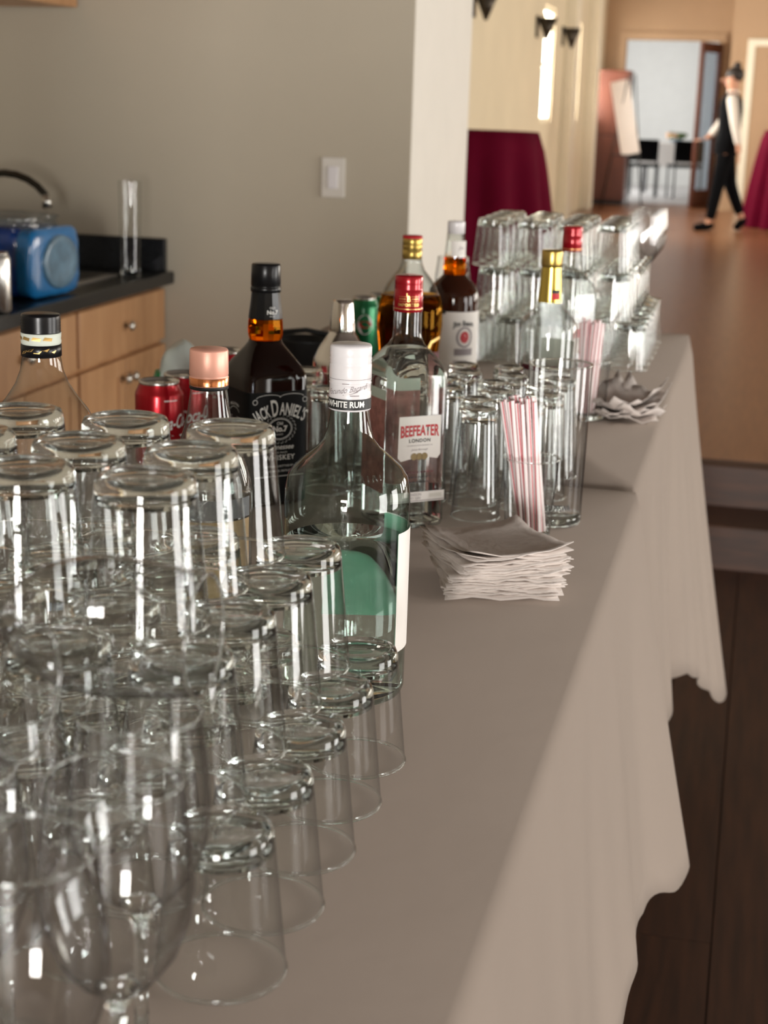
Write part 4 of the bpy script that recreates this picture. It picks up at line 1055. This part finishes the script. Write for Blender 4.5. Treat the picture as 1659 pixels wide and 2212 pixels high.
# joints: walking towards -X
V = [(0, 0, .86), (.0, 0, 1.02), (.01, 0, 1.18), (.015, 0, 1.32), (.02, 0, 1.41), (.005, 0, 1.50), (-.005, 0, 1.58),       # 0-6 spine, neck, head
     (.0, -.085, .84), (-.055, -.09, .47), (-.115, -.09, .09), (-.155, -.09, .035), (-.25, -.09, .022),                       # 7-11 front leg
     (.0, .085, .84), (.065, .09, .47), (.20, .09, .155), (.225, .09, .10), (.165, .09, .022),                               # 12-16 rear leg
     (.02, -.165, 1.33), (.07, -.205, 1.08), (.125, -.20, .86), (.13, -.198, .80),                                             # 17-20 near arm (swung back)
     (.02, .165, 1.33), (-.08, .20, 1.09), (-.19, .17, .95), (-.23, .16, .93)]                                                # 21-24 far arm
Ed = [(0, 1), (1, 2), (2, 3), (3, 4), (4, 5), (5, 6), (0, 7), (7, 8), (8, 9), (9, 10), (10, 11), (0, 12), (12, 13), (13, 14), (14, 15), (15, 16), (3, 17), (17, 18), (18, 19), (19, 20), (3, 21), (21, 22), (22, 23), (23, 24)]
Rr = [.11, .095, .105, .085, .045, .085, .070, .085, .055, .036, .038, .026, .085, .055, .036, .034, .024, .048, .036, .027, .030, .048, .036, .027, .030]
body = skinned('body', V, Ed, Rr, 'skin', per)
# fingers of both hands
for (hx, hy, hz, dx, dz) in ((.13, -.198, .80, .12, -1), (-.23, .16, .93, -1, -.25)):
    d0 = Vector((dx, 0, dz)).normalized(); sd_ = Vector((0, 1, 0))
    for k in range(5):
        o0 = Vector((hx, hy, hz)) + sd_ * (k - 2) * .014
        if k == 0: o0 = Vector((hx, hy, hz)) - sd_ * .022 - d0 * .0
        ln = (.045, .062, .070, .066, .052)[k]
        mesh('finger', tube([o0, o0 + d0 * (.03 + ln * .5), o0 + d0 * (.03 + ln) + Vector((-.012, 0, 0))], [.009, .008, .006], 8), 'skin', body)
# clothes
tr = [0, 7, 8, 9, 12, 13, 14]
skinned('trousers', [(0, 0, .96), (0, 0, .84), V[7], V[8], (-.112, -.09, .10), V[12], V[13], (.197, .09, .165)], [(0, 1), (1, 2), (2, 3), (3, 4), (1, 5), (5, 6), (6, 7)], [.118, .122, .098, .072, .056, .098, .072, .056], 'black_fabric', per, 1)
mesh('vest', lathe([(.110, .84), (.128, .86), (.124, .96), (.112, 1.04), (.118, 1.14), (.122, 1.24), (.112, 1.32), (.080, 1.375), (.055, 1.395)], 28, sy=1.32), 'black_fabric', per).location = (.01, 0, 0)
mesh('trouser_seat', lathe([(0, .74), (.09, .745), (.125, .80), (.130, .88), (.118, .97), (0, .975)], 24, sy=1.25), 'black_fabric', per)
skinned('sleeve', [(.02, -.10, 1.35), V[17], V[18], (.122, -.20, .875)], [(0, 1), (1, 2), (2, 3)], [.058, .062, .050, .036], 'white_fabric', per)
skinned('sleeve', [(.02, .10, 1.35), V[21], V[22], (-.185, .172, .955)], [(0, 1), (1, 2), (2, 3)], [.058, .062, .050, .036], 'white_fabric', per)
mesh('collar', lathe([(.058, 1.375), (.062, 1.40), (.056, 1.425), (.050, 1.425), (.054, 1.38)], 20), 'white_fabric', per).location = (.02, 0, 0)
for (a_, b_) in (((-.115, -.09, .055), (-.255, -.09, .032)), ((.222, .09, .11), (.155, .09, .030))):
    A, B = Vector(a_), Vector(b_)
    mesh('shoe', tube([A + (A - B) * .35, A, A.lerp(B, .5), B, B + (B - A) * .12], [.030, .044, .042, .036, .018], 14), 'black_fabric', per)
# head details (facing -X)
mesh('hair', blob(.028, 0, 1.575, .088, .082, .085, 4.0, .05), 'hair_dark', per)
mesh('hair_bun', blob(.04, 0, 1.665, .040, .042, .038, 6.0, .08, 2), 'hair_dark', per)
for s in (-1, 1):
    mesh('eye', blob(-.086, s * .030, 1.545, .008, .011, .007, 1.0, 0, 2), 'eye_dark', body)
    mesh('ear', blob(.0, s * .084, 1.535, .018, .008, .026, 2.0, 0, 2), 'skin', body)
mesh('nose', tube([(-.080, 0, 1.545), (-.105, 0, 1.515), (-.085, 0, 1.508)], [.008, .012, .009], 10), 'skin', body)
mesh('mouth', blob(-.082, 0, 1.482, .006, .022, .006, 1.0, 0, 2), 'straw_red', body)
